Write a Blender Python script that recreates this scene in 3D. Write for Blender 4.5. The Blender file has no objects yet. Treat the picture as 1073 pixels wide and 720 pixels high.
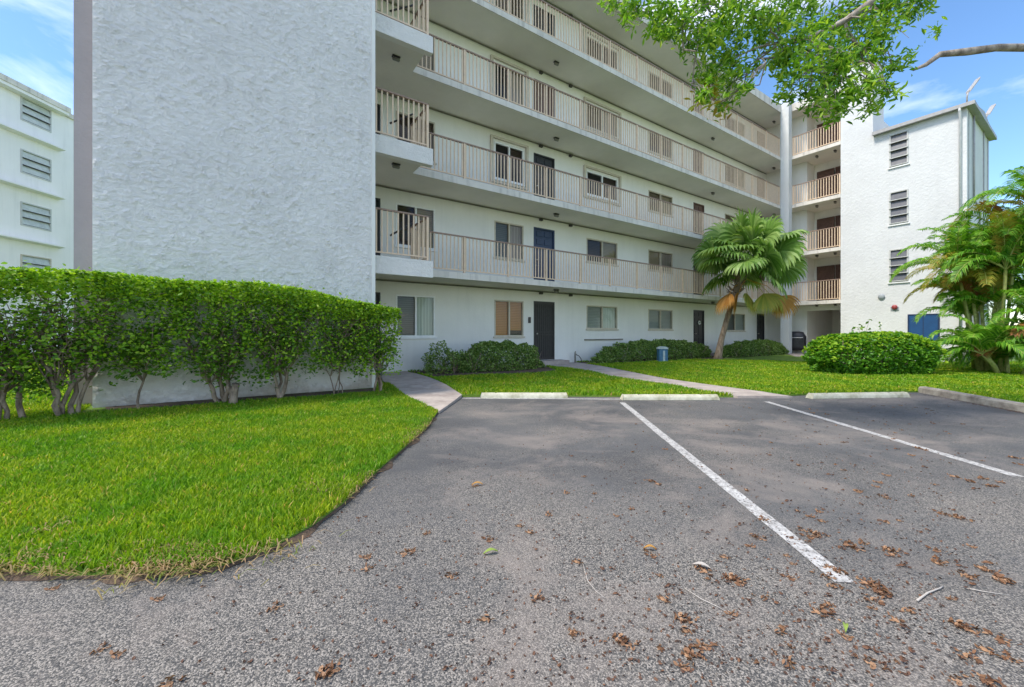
import bpy, bmesh, math, random
import numpy as np
from mathutils import Vector, Matrix, geometry
from mathutils import noise as mnoise
random.seed(7); RNG = np.random.default_rng(7)
R = math.radians
C = bpy.context.scene.collection
scene = bpy.context.scene

# ------------------------------------------------------------------ camera
CAMH = 1.25
FPX, CX, HY = 425.0, 536.5, 349.5
cd = bpy.data.cameras.new('camera'); cam = bpy.data.objects.new('camera', cd); C.objects.link(cam)
cam.location = (0, 0, CAMH); cam.rotation_euler = (R(90), 0, 0)
cd.sensor_width = 36; cd.lens = 36 * FPX / 1073.0
cd.shift_y = -(360 - HY) / 1073.0
cd.clip_start = 0.05; cd.clip_end = 3000
scene.camera = cam

# ------------------------------------------------------------------ world and sun
SUN_EL, SUN_AZ = 56.0, 205.0      # azimuth of the direction TOWARDS the sun, degrees from +X counter clockwise
sun_dir = Vector((math.cos(R(SUN_AZ)) * math.cos(R(SUN_EL)), math.sin(R(SUN_AZ)) * math.cos(R(SUN_EL)), math.sin(R(SUN_EL))))
world = bpy.data.worlds.new('World'); scene.world = world; world.use_nodes = True
nt = world.node_tree; nt.nodes.clear()
wo = nt.nodes.new('ShaderNodeOutputWorld'); bg = nt.nodes.new('ShaderNodeBackground')
sky = nt.nodes.new('ShaderNodeTexSky'); sky.sky_type = 'NISHITA'; sky.sun_disc = False
sky.sun_elevation = R(SUN_EL); sky.sun_rotation = R(90 - SUN_AZ)
sky.air_density = 1.0; sky.dust_density = 0.25; sky.ozone_density = 3.0
tc = nt.nodes.new('ShaderNodeTexCoord'); mp = nt.nodes.new('ShaderNodeMapping')
mp.inputs['Scale'].default_value = (1.0, 1.0, 3.4); mp.inputs['Rotation'].default_value = (0.04, -0.06, 0.4); mp.inputs['Location'].default_value = (0.35, 0.2, 0.15)
ns = nt.nodes.new('ShaderNodeTexNoise'); ns.inputs['Scale'].default_value = 1.7; ns.inputs['Detail'].default_value = 9
ns.inputs['Roughness'].default_value = 0.56; ns.inputs['Distortion'].default_value = 0.5
cr = nt.nodes.new('ShaderNodeValToRGB'); cr.color_ramp.elements[0].position = 0.46; cr.color_ramp.elements[1].position = 0.80
cr.color_ramp.elements[0].color = (0, 0, 0, 1); cr.color_ramp.elements[1].color = (0.85, 0.85, 0.85, 1)
mx = nt.nodes.new('ShaderNodeMix'); mx.data_type = 'RGBA'
hs = nt.nodes.new('ShaderNodeHueSaturation'); hs.inputs['Saturation'].default_value = 1.12; hs.inputs['Value'].default_value = 0.88
mx.inputs['B'].default_value = (9.8, 9.4, 9.3, 1)
L = nt.links.new
L(tc.outputs['Generated'], mp.inputs['Vector']); L(mp.outputs['Vector'], ns.inputs['Vector'])
L(ns.outputs['Fac'], cr.inputs['Fac']); L(cr.outputs['Color'], mx.inputs['Factor'])
L(sky.outputs['Color'], hs.inputs['Color']); L(hs.outputs['Color'], mx.inputs['A'])
L(mx.outputs['Result'], bg.inputs['Color']); bg.inputs['Strength'].default_value = 0.14
L(bg.outputs['Background'], wo.inputs['Surface'])
sd = bpy.data.lights.new('sun', 'SUN'); sd.energy = 2.15; sd.angle = R(12); sd.color = (1.0, 0.93, 0.82)
sun = bpy.data.objects.new('sun', sd); C.objects.link(sun); sun.location = (-20, -10, 30)
sun.rotation_euler = (-sun_dir).to_track_quat('-Z', 'Y').to_euler()
vs = scene.view_settings; vs.view_transform = 'Standard'; vs.look = 'None'; vs.gamma = 1.0; vs.use_curve_mapping = False
vs.exposure = 1.2

# ------------------------------------------------------------------ helpers
TH = R(33.9); cT, sT = math.cos(TH), math.sin(TH)
def W(u, v, z=0.0): return Vector((u * cT - v * sT, u * sT + v * cT, z))
def UV(x, y): return (x * cT + y * sT, -x * sT + y * cT)
def u_at(px, v):                       # u where the ray through column px meets the line v = const
    t = (px - CX) / FPX; s = v / (cT - t * sT); return s * (t * cT + sT)
def v_at(px, u):
    t = (px - CX) / FPX; s = u / (t * cT + sT); return s * (cT - t * sT)
def G(x, y):                           # gentle rise of the lawn towards the building
    v = -x * sT + y * cT
    k = min(1, max(0, (v - 6.2) / 3.6)); k = k * k * (3 - 2 * k)
    return 0.11 * k
def gp(px, py, z=0.0):                 # ground point seen at a picture position
    s = FPX * (CAMH - z) / (py - HY); return ((px - CX) / FPX * s, s)

def tag(o, label=None, cat=None, group=None, kind=None):
    if label: o['label'] = label
    if cat: o['category'] = cat
    if group: o['group'] = group
    if kind: o['kind'] = kind
    return o
def empty(name, loc, rz=0.0, parent=None):
    o = bpy.data.objects.new(name, None); C.objects.link(o); o.location = loc; o.rotation_euler = (0, 0, rz)
    o.empty_display_size = 0.3
    if parent: o.parent = parent
    return o

class MB:
    def __init__(s): s.v = []; s.f = []
    def add(s, vs, fs):
        b = len(s.v); s.v += [tuple(p) for p in vs]; s.f += [tuple(b + i for i in f) for f in fs]; return s
    def box(s, x0, x1, y0, y1, z0, z1):
        if x0 > x1: x0, x1 = x1, x0
        if y0 > y1: y0, y1 = y1, y0
        if z0 > z1: z0, z1 = z1, z0
        return s.add([(x0,y0,z0),(x1,y0,z0),(x1,y1,z0),(x0,y1,z0),(x0,y0,z1),(x1,y0,z1),(x1,y1,z1),(x0,y1,z1)],
                     [(0,3,2,1),(4,5,6,7),(0,1,5,4),(1,2,6,5),(2,3,7,6),(3,0,4,7)])
    def quad(s, a, b, c, d): return s.add([a, b, c, d], [(0, 1, 2, 3)])
    def tube(s, pts, rad, n=8, cap=True):
        pts = [Vector(p) for p in pts]
        if not isinstance(rad, (list, tuple)): rad = [rad] * len(pts)
        rings = []
        up = Vector((0, 0, 1)); last = None
        for i, p in enumerate(pts):
            d = (pts[min(i+1, len(pts)-1)] - pts[max(i-1, 0)])
            if d.length < 1e-9: d = Vector((0, 0, 1))
            d.normalize()
            if last is None: a = d.cross(up if abs(d.z) < .9 else Vector((1, 0, 0)))
            else: a = last - d * last.dot(d)
            if a.length < 1e-6: a = d.orthogonal()
            a.normalize(); b = d.cross(a); last = a
            rings.append([p + (a * math.cos(2*math.pi*k/n) + b * math.sin(2*math.pi*k/n)) * rad[i] for k in range(n)])
        vs = [q for r in rings for q in r]; fs = []
        for i in range(len(rings)-1):
            for k in range(n):
                fs.append((i*n+k, i*n+(k+1) % n, (i+1)*n+(k+1) % n, (i+1)*n+k))
        if cap: fs.append(tuple(range(n-1, -1, -1))); fs.append(tuple((len(rings)-1)*n+k for k in range(n)))
        return s.add(vs, fs)
    def build(s, name, m, parent=None, smooth=False, off=None, bevel=0):
        me = bpy.data.meshes.new(name)
        v = s.v if off is None else [(a-off[0], b-off[1], c-off[2]) for a, b, c in s.v]
        me.from_pydata(v, [], s.f); me.update()
        if m: me.materials.append(m)
        if smooth: me.polygons.foreach_set('use_smooth', [True]*len(me.polygons))
        o = bpy.data.objects.new(name, me); C.objects.link(o)
        if parent: o.parent = parent
        if bevel:
            bv = o.modifiers.new('bevel', 'BEVEL'); bv.width = bevel; bv.segments = 2; bv.limit_method = 'ANGLE'
        return o
def stucco_panel(name, m, parent, u0, u1, v, z0, z1, step, amp):
    nx = int((u1-u0)/step); nz = int((z1-z0)/step); xs = np.linspace(u0, u1, nx+1); zs = np.linspace(z0, z1, nz+1)
    V = np.empty((nz+1, nx+1, 3)); fr = mnoise.fractal
    for j, z in enumerate(zs):
        for i, x in enumerate(xs):
            e = min(1, (x-u0)/.05, (u1-x)/.05)
            a = mnoise.noise(Vector((x*2.1, z*2.1, 3))); w = .13*mnoise.noise(Vector((x*4, z*4, 8)))
            # overlapping trowel strokes: each has a slow rise and a sudden lip
            s1 = (z*6.6+x*6.0+3.4*mnoise.noise(Vector((x*9.5+w, z*8.5, 1)))) % 1.0
            s2 = (z*10.3+x*10.1+3.6*mnoise.noise(Vector((x*14.5, z*12.5+w, 5)))) % 1.0
            g1 = mnoise.noise(Vector((x*8.5, z*8.5, 11))); g2 = mnoise.noise(Vector((x*15, z*14, 17)))
            h = s1*max(0, .35+g1*1.5)+.75*s2*max(0, .3+g2*1.5)+.25*mnoise.noise(Vector((x*26, z*30, 2)))
            V[j, i] = (x, v-amp*max(0, h)*e*(.75+.5*a)*(1+1.2*min(1, max(0, 1.25-z))), z)
    V -= np.array(OFF); k = np.arange((nz+1)*(nx+1)).reshape(nz+1, nx+1)
    Fq = np.stack([k[:-1, :-1], k[:-1, 1:], k[1:, 1:], k[1:, :-1]], -1).reshape(-1, 4)
    return nmesh(name, V.reshape(-1, 3), Fq, m, parent, smooth=False)
def nmesh(name, verts, faces4, m, parent=None, smooth=False):      # fast numpy quads
    me = bpy.data.meshes.new(name); n = len(verts); k = len(faces4)
    me.vertices.add(n); me.vertices.foreach_set('co', np.asarray(verts, np.float32).ravel())
    w = faces4.shape[1]
    me.loops.add(k*w); me.loops.foreach_set('vertex_index', faces4.astype(np.int32).ravel())
    me.polygons.add(k); me.polygons.foreach_set('loop_start', np.arange(0, k*w, w, dtype=np.int32))
    me.polygons.foreach_set('loop_total', np.full(k, w, dtype=np.int32))
    if smooth: me.polygons.foreach_set('use_smooth', np.ones(k, bool))
    me.update(calc_edges=True); me.validate()
    if m: me.materials.append(m)
    o = bpy.data.objects.new(name, me); C.objects.link(o)
    if parent: o.parent = parent
    return o

# ------------------------------------------------------------------ materials
def mat(name):
    m = bpy.data.materials.new(name); m.use_nodes = True
    n = m.node_tree; return m, n, n.nodes['Principled BSDF'], n.links.new
def N(n, t, **k):
    o = n.nodes.new(t)
    for a, b in k.items():
        if a in o.inputs: o.inputs[a].default_value = b
        else: setattr(o, a, b)
    return o
def ramp(n, stops, interp='LINEAR'):
    r = n.nodes.new('ShaderNodeValToRGB'); e = r.color_ramp.elements; r.color_ramp.interpolation = interp
    while len(e) < len(stops): e.new(0.5)
    for i, (p, c) in enumerate(stops):
        e[i].position = p; e[i].color = (c[0], c[1], c[2], 1) if not isinstance(c, (int, float)) else (c, c, c, 1)
    return r
def mixc(n, fac, a, b, mode='MIX'):
    x = n.nodes.new('ShaderNodeMix'); x.data_type = 'RGBA'; x.blend_type = mode
    for s, v in (('Factor', fac), ('A', a), ('B', b)):
        if isinstance(v, bpy.types.NodeSocket): n.links.new(v, x.inputs[s])
        elif s == 'Factor': x.inputs[s].default_value = v
        else: x.inputs[s].default_value = (v[0], v[1], v[2], 1)
    return x.outputs['Result']
def plain(name, col, rough=0.6, var=0.12, scale=6.0, bump=0.0, bscale=60.0, metal=0.0, spec=0.5):
    m, n, b, l = mat(name)
    t = N(n, 'ShaderNodeTexCoord'); nz = N(n, 'ShaderNodeTexNoise', Scale=scale, Detail=6.0, Roughness=0.6)
    l(t.outputs['Object'], nz.inputs['Vector'])
    r = ramp(n, [(0.3, [c*(1-var) for c in col]), (0.7, [min(1, c*(1+var)) for c in col])])
    l(nz.outputs['Fac'], r.inputs['Fac']); l(r.outputs['Color'], b.inputs['Base Color'])
    b.inputs['Roughness'].default_value = rough; b.inputs['Metallic'].default_value = metal
    b.inputs['Specular IOR Level'].default_value = spec
    if bump:
        z = N(n, 'ShaderNodeTexNoise', Scale=bscale, Detail=4.0); l(t.outputs['Object'], z.inputs['Vector'])
        bp = N(n, 'ShaderNodeBump', Strength=bump, Distance=0.01); l(z.outputs['Fac'], bp.inputs['Height']); l(bp.outputs['Normal'], b.inputs['Normal'])
    return m
def painted_wall(name, col, stain=0.10, bscale=14.0, bstr=0.5, bdist=0.02, streak=0.0):
    m, n, b, l = mat(name)
    t = N(n, 'ShaderNodeTexCoord')
    big = N(n, 'ShaderNodeTexNoise', Scale=0.6, Detail=8.0, Roughness=0.65); l(t.outputs['Object'], big.inputs['Vector'])
    r = ramp(n, [(0.32, [c*(1-stain) for c in col]), (0.62, col)]); l(big.outputs['Fac'], r.inputs['Fac'])
    out = r.outputs['Color']
    if streak:
        mpn = N(n, 'ShaderNodeMapping'); mpn.inputs['Scale'].default_value = (5, 5, 0.35); l(t.outputs['Object'], mpn.inputs['Vector'])
        s = N(n, 'ShaderNodeTexNoise', Scale=1.0, Detail=6.0, Roughness=0.6); l(mpn.outputs['Vector'], s.inputs['Vector'])
        rs = ramp(n, [(0.50, 1.0), (0.75, 1.0-streak)]); l(s.outputs['Fac'], rs.inputs['Fac'])
        out = mixc(n, 1.0, out, rs.outputs['Color'], 'MULTIPLY')
    l(out, b.inputs['Base Color']); b.inputs['Roughness'].default_value = 0.85; b.inputs['Specular IOR Level'].default_value = 0.25
    z = N(n, 'ShaderNodeTexNoise', Scale=bscale, Detail=5.0, Roughness=0.55, Distortion=0.6); l(t.outputs['Object'], z.inputs['Vector'])
    bp = N(n, 'ShaderNodeBump', Strength=bstr, Distance=bdist); l(z.outputs['Fac'], bp.inputs['Height']); l(bp.outputs['Normal'], b.inputs['Normal'])
    return m
def rough_stucco(name, col):
    m, n, b, l = mat(name)
    t = N(n, 'ShaderNodeTexCoord')
    mpn = N(n, 'ShaderNodeMapping'); mpn.inputs['Scale'].default_value = (1, 1, 1.75); mpn.inputs['Rotation'].default_value = (0, 0.25, 0); l(t.outputs['Object'], mpn.inputs['Vector'])
    # trowelled patches: ridges with one sharp lip, from a stepped noise
    a = N(n, 'ShaderNodeTexNoise', Scale=7.5, Detail=7.0, Roughness=0.62, Distortion=0.9); l(mpn.outputs['Vector'], a.inputs['Vector'])
    r1 = ramp(n, [(0.36, 0.0), (0.44, 0.45), (0.455, 0.25), (0.52, 0.7), (0.535, 0.45), (0.62, 1.0), (0.635, 0.75)])
    l(a.outputs['Fac'], r1.inputs['Fac'])
    c2 = N(n, 'ShaderNodeTexNoise', Scale=40.0, Detail=4.0); l(mpn.outputs['Vector'], c2.inputs['Vector'])
    ad = N(n, 'ShaderNodeMath', operation='MULTIPLY_ADD'); l(c2.outputs['Fac'], ad.inputs[0]); ad.inputs[1].default_value = 0.16; l(r1.outputs['Color'], ad.inputs[2])
    bp = N(n, 'ShaderNodeBump', Strength=0.75, Distance=0.013); l(ad.outputs['Value'], bp.inputs['Height']); l(bp.outputs['Normal'], b.inputs['Normal'])
    big = N(n, 'ShaderNodeTexNoise', Scale=0.9, Detail=9.0, Roughness=0.7); l(t.outputs['Object'], big.inputs['Vector'])
    r = ramp(n, [(0.34, [c*0.90 for c in col]), (0.6, col)]); l(big.outputs['Fac'], r.inputs['Fac'])
    sx = N(n, 'ShaderNodeSeparateXYZ'); l(t.outputs['Object'], sx.inputs[0])
    ms = N(n, 'ShaderNodeMapping'); ms.inputs['Scale'].default_value = (3.5, 3.5, 0.22); l(t.outputs['Object'], ms.inputs['Vector'])
    sn = N(n, 'ShaderNodeTexNoise', Scale=1.0, Detail=8.0, Roughness=0.68); l(ms.outputs['Vector'], sn.inputs['Vector'])
    rs = ramp(n, [(0.50, 1.0), (0.76, 0.92)]); l(sn.outputs['Fac'], rs.inputs['Fac'])
    o1 = mixc(n, 1.0, r.outputs['Color'], rs.outputs['Color'], 'MULTIPLY')
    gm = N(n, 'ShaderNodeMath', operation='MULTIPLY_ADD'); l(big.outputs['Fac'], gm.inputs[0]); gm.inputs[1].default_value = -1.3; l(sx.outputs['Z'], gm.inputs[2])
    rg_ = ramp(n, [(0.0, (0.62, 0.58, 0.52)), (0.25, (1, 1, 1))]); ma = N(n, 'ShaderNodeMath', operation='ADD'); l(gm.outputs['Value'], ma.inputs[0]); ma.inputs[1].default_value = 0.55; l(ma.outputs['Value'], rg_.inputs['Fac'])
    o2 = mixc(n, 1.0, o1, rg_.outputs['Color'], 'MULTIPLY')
    l(o2, b.inputs['Base Color']); b.inputs['Roughness'].default_value = 0.9; b.inputs['Specular IOR Level'].default_value = 0.2
    return m
def leafmat(name, cols, trans=0.35, rough=0.45, scale=1.5):
    m, n, b, l = mat(name)
    g = N(n, 'ShaderNodeNewGeometry'); r = ramp(n, [(i/(len(cols)-1), c) for i, c in enumerate(cols)])
    l(g.outputs['Random Per Island'], r.inputs['Fac'])
    l(r.outputs['Color'], b.inputs['Base Color']); b.inputs['Roughness'].default_value = rough; b.inputs['Specular IOR Level'].default_value = 0.35
    tr = N(n, 'ShaderNodeBsdfTranslucent'); l(mixc(n, 1.0, r.outputs['Color'], (1.25, 1.35, 0.6), 'MULTIPLY'), tr.inputs['Color'])
    mxs = N(n, 'ShaderNodeMixShader'); mxs.inputs[0].default_value = trans
    l(b.outputs['BSDF'], mxs.inputs[1]); l(tr.outputs['BSDF'], mxs.inputs[2]); l(mxs.outputs['Shader'], n.nodes['Material Output'].inputs['Surface'])
    return m
def glassmat(name, tint, tr):
    m, n, b, l = mat(name); n.nodes.remove(b)
    g = N(n, 'ShaderNodeBsdfGlossy', Roughness=0.03); g.inputs['Color'].default_value = (0.9, 0.95, 1, 1)
    t = N(n, 'ShaderNodeBsdfTransparent'); t.inputs['Color'].default_value = (*tint, 1)
    fr = N(n, 'ShaderNodeFresnel', IOR=1.5)
    ad = N(n, 'ShaderNodeMath', operation='MULTIPLY'); l(fr.outputs['Fac'], ad.inputs[0]); ad.inputs[1].default_value = tr
    x = N(n, 'ShaderNodeMixShader'); l(ad.outputs['Value'], x.inputs[0]); l(t.outputs['BSDF'], x.inputs[1]); l(g.outputs['BSDF'], x.inputs[2])
    l(x.outputs['Shader'], n.nodes['Material Output'].inputs['Surface'])
    return m
M = {}
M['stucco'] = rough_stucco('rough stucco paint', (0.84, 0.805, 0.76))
M['wall'] = painted_wall('white wall paint', (0.83, 0.81, 0.755), 0.08, 16, 0.35, 0.012, 0.05)
M['tower'] = painted_wall('tower stucco paint', (0.66, 0.665, 0.66), 0.10, 9, 0.7, 0.025, 0.04)
M['pier'] = painted_wall('grey pier paint', (0.40, 0.36, 0.355), 0.15, 16, 0.6, 0.015)
M['slab'] = painted_wall('slab paint', (0.80, 0.75, 0.665), 0.12, 25, 0.25, 0.008, 0.0)
M['fascia'] = painted_wall('fascia paint', (0.72, 0.67, 0.60), 0.20, 25, 0.3, 0.008, 0.40)
M['far_wall'] = painted_wall('far building paint', (0.87, 0.84, 0.82), 0.05, 10, 0.2, 0.01, 0.08)
M['rail'] = plain('railing paint', (0.72, 0.54, 0.375), 0.55, 0.10, 8)
M['rail_top'] = plain('weathered rail top', (0.30, 0.20, 0.15), 0.6, 0.25, 12)
M['trim'] = plain('beige trim paint', (0.56, 0.50, 0.40), 0.6, 0.12, 8)
M['white'] = plain('white frame paint', (0.84, 0.84, 0.82), 0.5, 0.06, 8)
M['alu'] = plain('dull aluminium', (0.50, 0.50, 0.47), 0.45, 0.12, 10)
M['dark'] = plain('dark bronze metal', (0.045, 0.040, 0.038), 0.5, 0.2, 12)
M['conduit'] = plain('dirty conduit', (0.20, 0.19, 0.16), 0.7, 0.3, 6)
M['room'] = plain('dark room', (0.05, 0.045, 0.04), 0.9)  # near-black colour stands in for the shade inside unlit rooms
M['roof'] = plain('roof gravel', (0.45, 0.44, 0.42), 0.9, 0.2, 30)
M['gutter'] = plain('grey gutter metal', (0.36, 0.35, 0.34), 0.5, 0.15, 8)
M['navy'] = plain('navy door paint', (0.014, 0.032, 0.085), 0.45, 0.12, 6)
M['blue'] = plain('blue metal door', (0.014, 0.068, 0.19), 0.4, 0.12, 4)
M['black'] = plain('black door paint', (0.02, 0.02, 0.022), 0.45, 0.2, 6)
M['brown'] = plain('brown door paint', (0.11, 0.055, 0.038), 0.5, 0.2, 6)
M['brass'] = plain('worn nickel', (0.55, 0.52, 0.46), 0.3, 0.1, 8, metal=0.8)
M['glass'] = glassmat('window glass', (0.80, 0.84, 0.82), 0.55)
M['glass_dark'] = glassmat('screened window glass', (0.55, 0.56, 0.55), 0.5)
M['louvre'] = plain('louvre glass', (0.12, 0.12, 0.125), 0.22, 0.2, 5)
M['louvre_far'] = plain('pale louvre glass', (0.50, 0.53, 0.50), 0.3, 0.15, 5)
M['red'] = plain('red bell paint', (0.30, 0.05, 0.05), 0.4, 0.15, 10)
M['util'] = plain('utility box blue', (0.04, 0.13, 0.22), 0.5, 0.25, 9)
M['util_top'] = plain('utility box grey', (0.35, 0.42, 0.42), 0.5, 0.2, 9)
def blindmat(name, col, scale, axis):
    m, n, b, l = mat(name); t = N(n, 'ShaderNodeTexCoord'); w = N(n, 'ShaderNodeTexWave', Scale=scale, Distortion=0.3, bands_direction=axis)
    l(t.outputs['Object'], w.inputs['Vector']); r = ramp(n, [(0.1, [c*0.80 for c in col]), (0.5, col)]); l(w.outputs['Fac'], r.inputs['Fac'])
    l(r.outputs['Color'], b.inputs['Base Color']); b.inputs['Roughness'].default_value = 0.7
    bp = N(n, 'ShaderNodeBump', Strength=0.5, Distance=0.01); l(w.outputs['Fac'], bp.inputs['Height']); l(bp.outputs['Normal'], b.inputs['Normal']); return m
M['b_white'] = blindmat('white vertical blind', (0.72, 0.74, 0.66), 3.2, 'X')
M['b_wood'] = blindmat('orange wooden blind', (0.62, 0.27, 0.07), 5.5, 'Z')
M['b_tan'] = blindmat('tan blind', (0.45, 0.33, 0.22), 5.5, 'Z')
M['b_pink'] = blindmat('faded pink curtain', (0.55, 0.42, 0.36), 2.6, 'X')
M['b_brown'] = blindmat('brown blind', (0.16, 0.10, 0.07), 5.0, 'Z')
M['b_grey'] = blindmat('grey blind', (0.46, 0.46, 0.43), 5.0, 'Z')

def asphalt():
    m, n, b, l = mat('worn asphalt'); t = N(n, 'ShaderNodeTexCoord')
    v1 = N(n, 'ShaderNodeTexVoronoi', Scale=185.0, Randomness=1.0); l(t.outputs['Object'], v1.inputs['Vector'])
    sp = ramp(n, [(0.0, (0.055,)*3), (0.40, (0.09,)*3), (0.62, (0.18, 0.17, 0.155)), (1.0, (0.36, 0.335, 0.305))])
    wn = N(n, 'ShaderNodeTexWhiteNoise', noise_dimensions='3D'); l(v1.outputs['Position'], wn.inputs['Vector']); l(wn.outputs['Value'], sp.inputs['Fac'])
    # the binder (tar) worn off the stones in patches
    wear = N(n, 'ShaderNodeTexNoise', Scale=0.55, Detail=7.0, Roughness=0.62); l(t.outputs['Object'], wear.inputs['Vector'])
    sx = N(n, 'ShaderNodeSeparateXYZ'); l(t.outputs['Object'], sx.inputs[0])
    grad = N(n, 'ShaderNodeMapRange', clamp=True); grad.inputs[1].default_value = 1.0; grad.inputs[2].default_value = 4.5; grad.inputs[3].default_value = 0.24; grad.inputs[4].default_value = -0.04
    l(sx.outputs['Y'], grad.inputs[0])
    ad = N(n, 'ShaderNodeMath', operation='ADD'); l(wear.outputs['Fac'], ad.inputs[0]); l(grad.outputs[0], ad.inputs[1])
    wr = ramp(n, [(0.42, 0.20), (0.68, 1.0)]); l(ad.outputs['Value'], wr.inputs['Fac'])
    patch = N(n, 'ShaderNodeTexNoise', Scale=0.8, Detail=6.0, Roughness=0.6); 
    mp2 = N(n, 'ShaderNodeMapping'); mp2.inputs['Location'].default_value = (7, 3, 1); l(t.outputs['Object'], mp2.inputs['Vector']); l(mp2.outputs['Vector'], patch.inputs['Vector'])
    binder = ramp(n, [(0.32, (0.052, 0.055, 0.061)), (0.56, (0.092, 0.094, 0.098)), (0.74, (0.155, 0.147, 0.138))]); l(patch.outputs['Fac'], binder.inputs['Fac'])
    col = mixc(n, wr.outputs['Color'], binder.outputs['Color'], mixc(n, 0.45, sp.outputs['Color'], mixc(n, 1.0, sp.outputs['Color'], (1.0, 0.93, 0.86), 'MULTIPLY')))
    # pinkish sandy drift towards the head of the bays
    dr = N(n, 'ShaderNodeTexNoise', Scale=0.9, Detail=8.0, Roughness=0.68, Distortion=0.4); 
    mp3 = N(n, 'ShaderNodeMapping'); mp3.inputs['Location'].default_value = (2.3, 9.1, 4); mp3.inputs['Scale'].default_value = (1, 1.2, 1); l(t.outputs['Object'], mp3.inputs['Vector']); l(mp3.outputs['Vector'], dr.inputs['Vector'])
    dm = ramp(n, [(0.50, 0.0), (0.66, 0.62)]); l(dr.outputs['Fac'], dm.inputs['Fac'])
    col = mixc(n, dm.outputs['Color'], col, (0.26, 0.222, 0.195))
    l(col, b.inputs['Base Color']); b.inputs['Roughness'].default_value = 0.82; b.inputs['Specular IOR Level'].default_value = 0.3
    bp = N(n, 'ShaderNodeBump', Strength=0.55, Distance=0.006); l(v1.outputs['Distance'], bp.inputs['Height'])
    bp.invert = True; l(bp.outputs['Normal'], b.inputs['Normal']); return m
M['asphalt'] = asphalt()
def paintline():
    m, n, b, l = mat('worn white line paint'); t = N(n, 'ShaderNodeTexCoord')
    z = N(n, 'ShaderNodeTexNoise', Scale=14.0, Detail=10.0, Roughness=0.75); l(t.outputs['Object'], z.inputs['Vector'])
    r = ramp(n, [(0.36, (0.22, 0.21, 0.20)), (0.47, (0.40, 0.385, 0.37)), (0.62, (0.56, 0.55, 0.53))]); l(z.outputs['Fac'], r.inputs['Fac'])
    l(r.outputs['Color'], b.inputs['Base Color']); b.inputs['Roughness'].default_value = 0.8
    z = N(n, 'ShaderNodeTexNoise', Scale=45.0, Detail=8.0, Roughness=0.8); l(t.outputs['Object'], z.inputs['Vector'])
    tr = N(n, 'ShaderNodeBsdfTransparent'); rr = ramp(n, [(0.40, 0.0), (0.47, 1.0)]); l(z.outputs['Fac'], rr.inputs['Fac'])
    x = N(n, 'ShaderNodeMixShader'); l(rr.outputs['Color'], x.inputs[0]); l(tr.outputs['BSDF'], x.inputs[1]); l(b.outputs['BSDF'], x.inputs[2])
    l(x.outputs['Shader'], n.nodes['Material Output'].inputs['Surface']); return m
M['line'] = paintline()
def concrete(name, ca, cb, s=3.0):
    m, n, b, l = mat(name); t = N(n, 'ShaderNodeTexCoord')
    z = N(n, 'ShaderNodeTexNoise', Scale=s, Detail=9.0, Roughness=0.68); l(t.outputs['Object'], z.inputs['Vector'])
    r = ramp(n, [(0.32, ca), (0.62, cb)]); l(z.outputs['Fac'], r.inputs['Fac']); l(r.outputs['Color'], b.inputs['Base Color'])
    b.inputs['Roughness'].default_value = 0.9
    z2 = N(n, 'ShaderNodeTexNoise', Scale=90.0, Detail=3.0); l(t.outputs['Object'], z2.inputs['Vector'])
    bp = N(n, 'ShaderNodeBump', Strength=0.35, Distance=0.004); l(z2.outputs['Fac'], bp.inputs['Height']); l(bp.outputs['Normal'], b.inputs['Normal']); return m
M['concrete'] = concrete('walkway concrete', (0.27, 0.225, 0.20), (0.45, 0.39, 0.345))
M['stop'] = concrete('wheel stop concrete', (0.32, 0.30, 0.20), (0.58, 0.56, 0.44), 6)
M['kerb'] = concrete('kerb concrete', (0.15, 0.12, 0.10), (0.40, 0.36, 0.30), 5)
M['floor'] = concrete('gallery floor', (0.26, 0.25, 0.24), (0.38, 0.36, 0.34))
def soil(name, a, b_, c):
    m, n, b, l = mat(name); t = N(n, 'ShaderNodeTexCoord')
    z = N(n, 'ShaderNodeTexNoise', Scale=2.2, Detail=10.0, Roughness=0.72); l(t.outputs['Object'], z.inputs['Vector'])
    r = ramp(n, [(0.3, a), (0.5, b_), (0.68, c)]); l(z.outputs['Fac'], r.inputs['Fac']); l(r.outputs['Color'], b.inputs['Base Color'])
    b.inputs['Roughness'].default_value = 0.95
    z2 = N(n, 'ShaderNodeTexNoise', Scale=50.0, Detail=5.0); l(t.outputs['Object'], z2.inputs['Vector'])
    bp = N(n, 'ShaderNodeBump', Strength=0.8, Distance=0.02); l(z2.outputs['Fac'], bp.inputs['Height']); l(bp.outputs['Normal'], b.inputs['Normal']); return m
M['turf'] = soil('turf soil', (0.07, 0.13, 0.012), (0.12, 0.22, 0.018), (0.20, 0.25, 0.04))
M['mulch'] = soil('mulch', (0.045, 0.03, 0.02), (0.095, 0.062, 0.04), (0.16, 0.115, 0.08))
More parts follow.
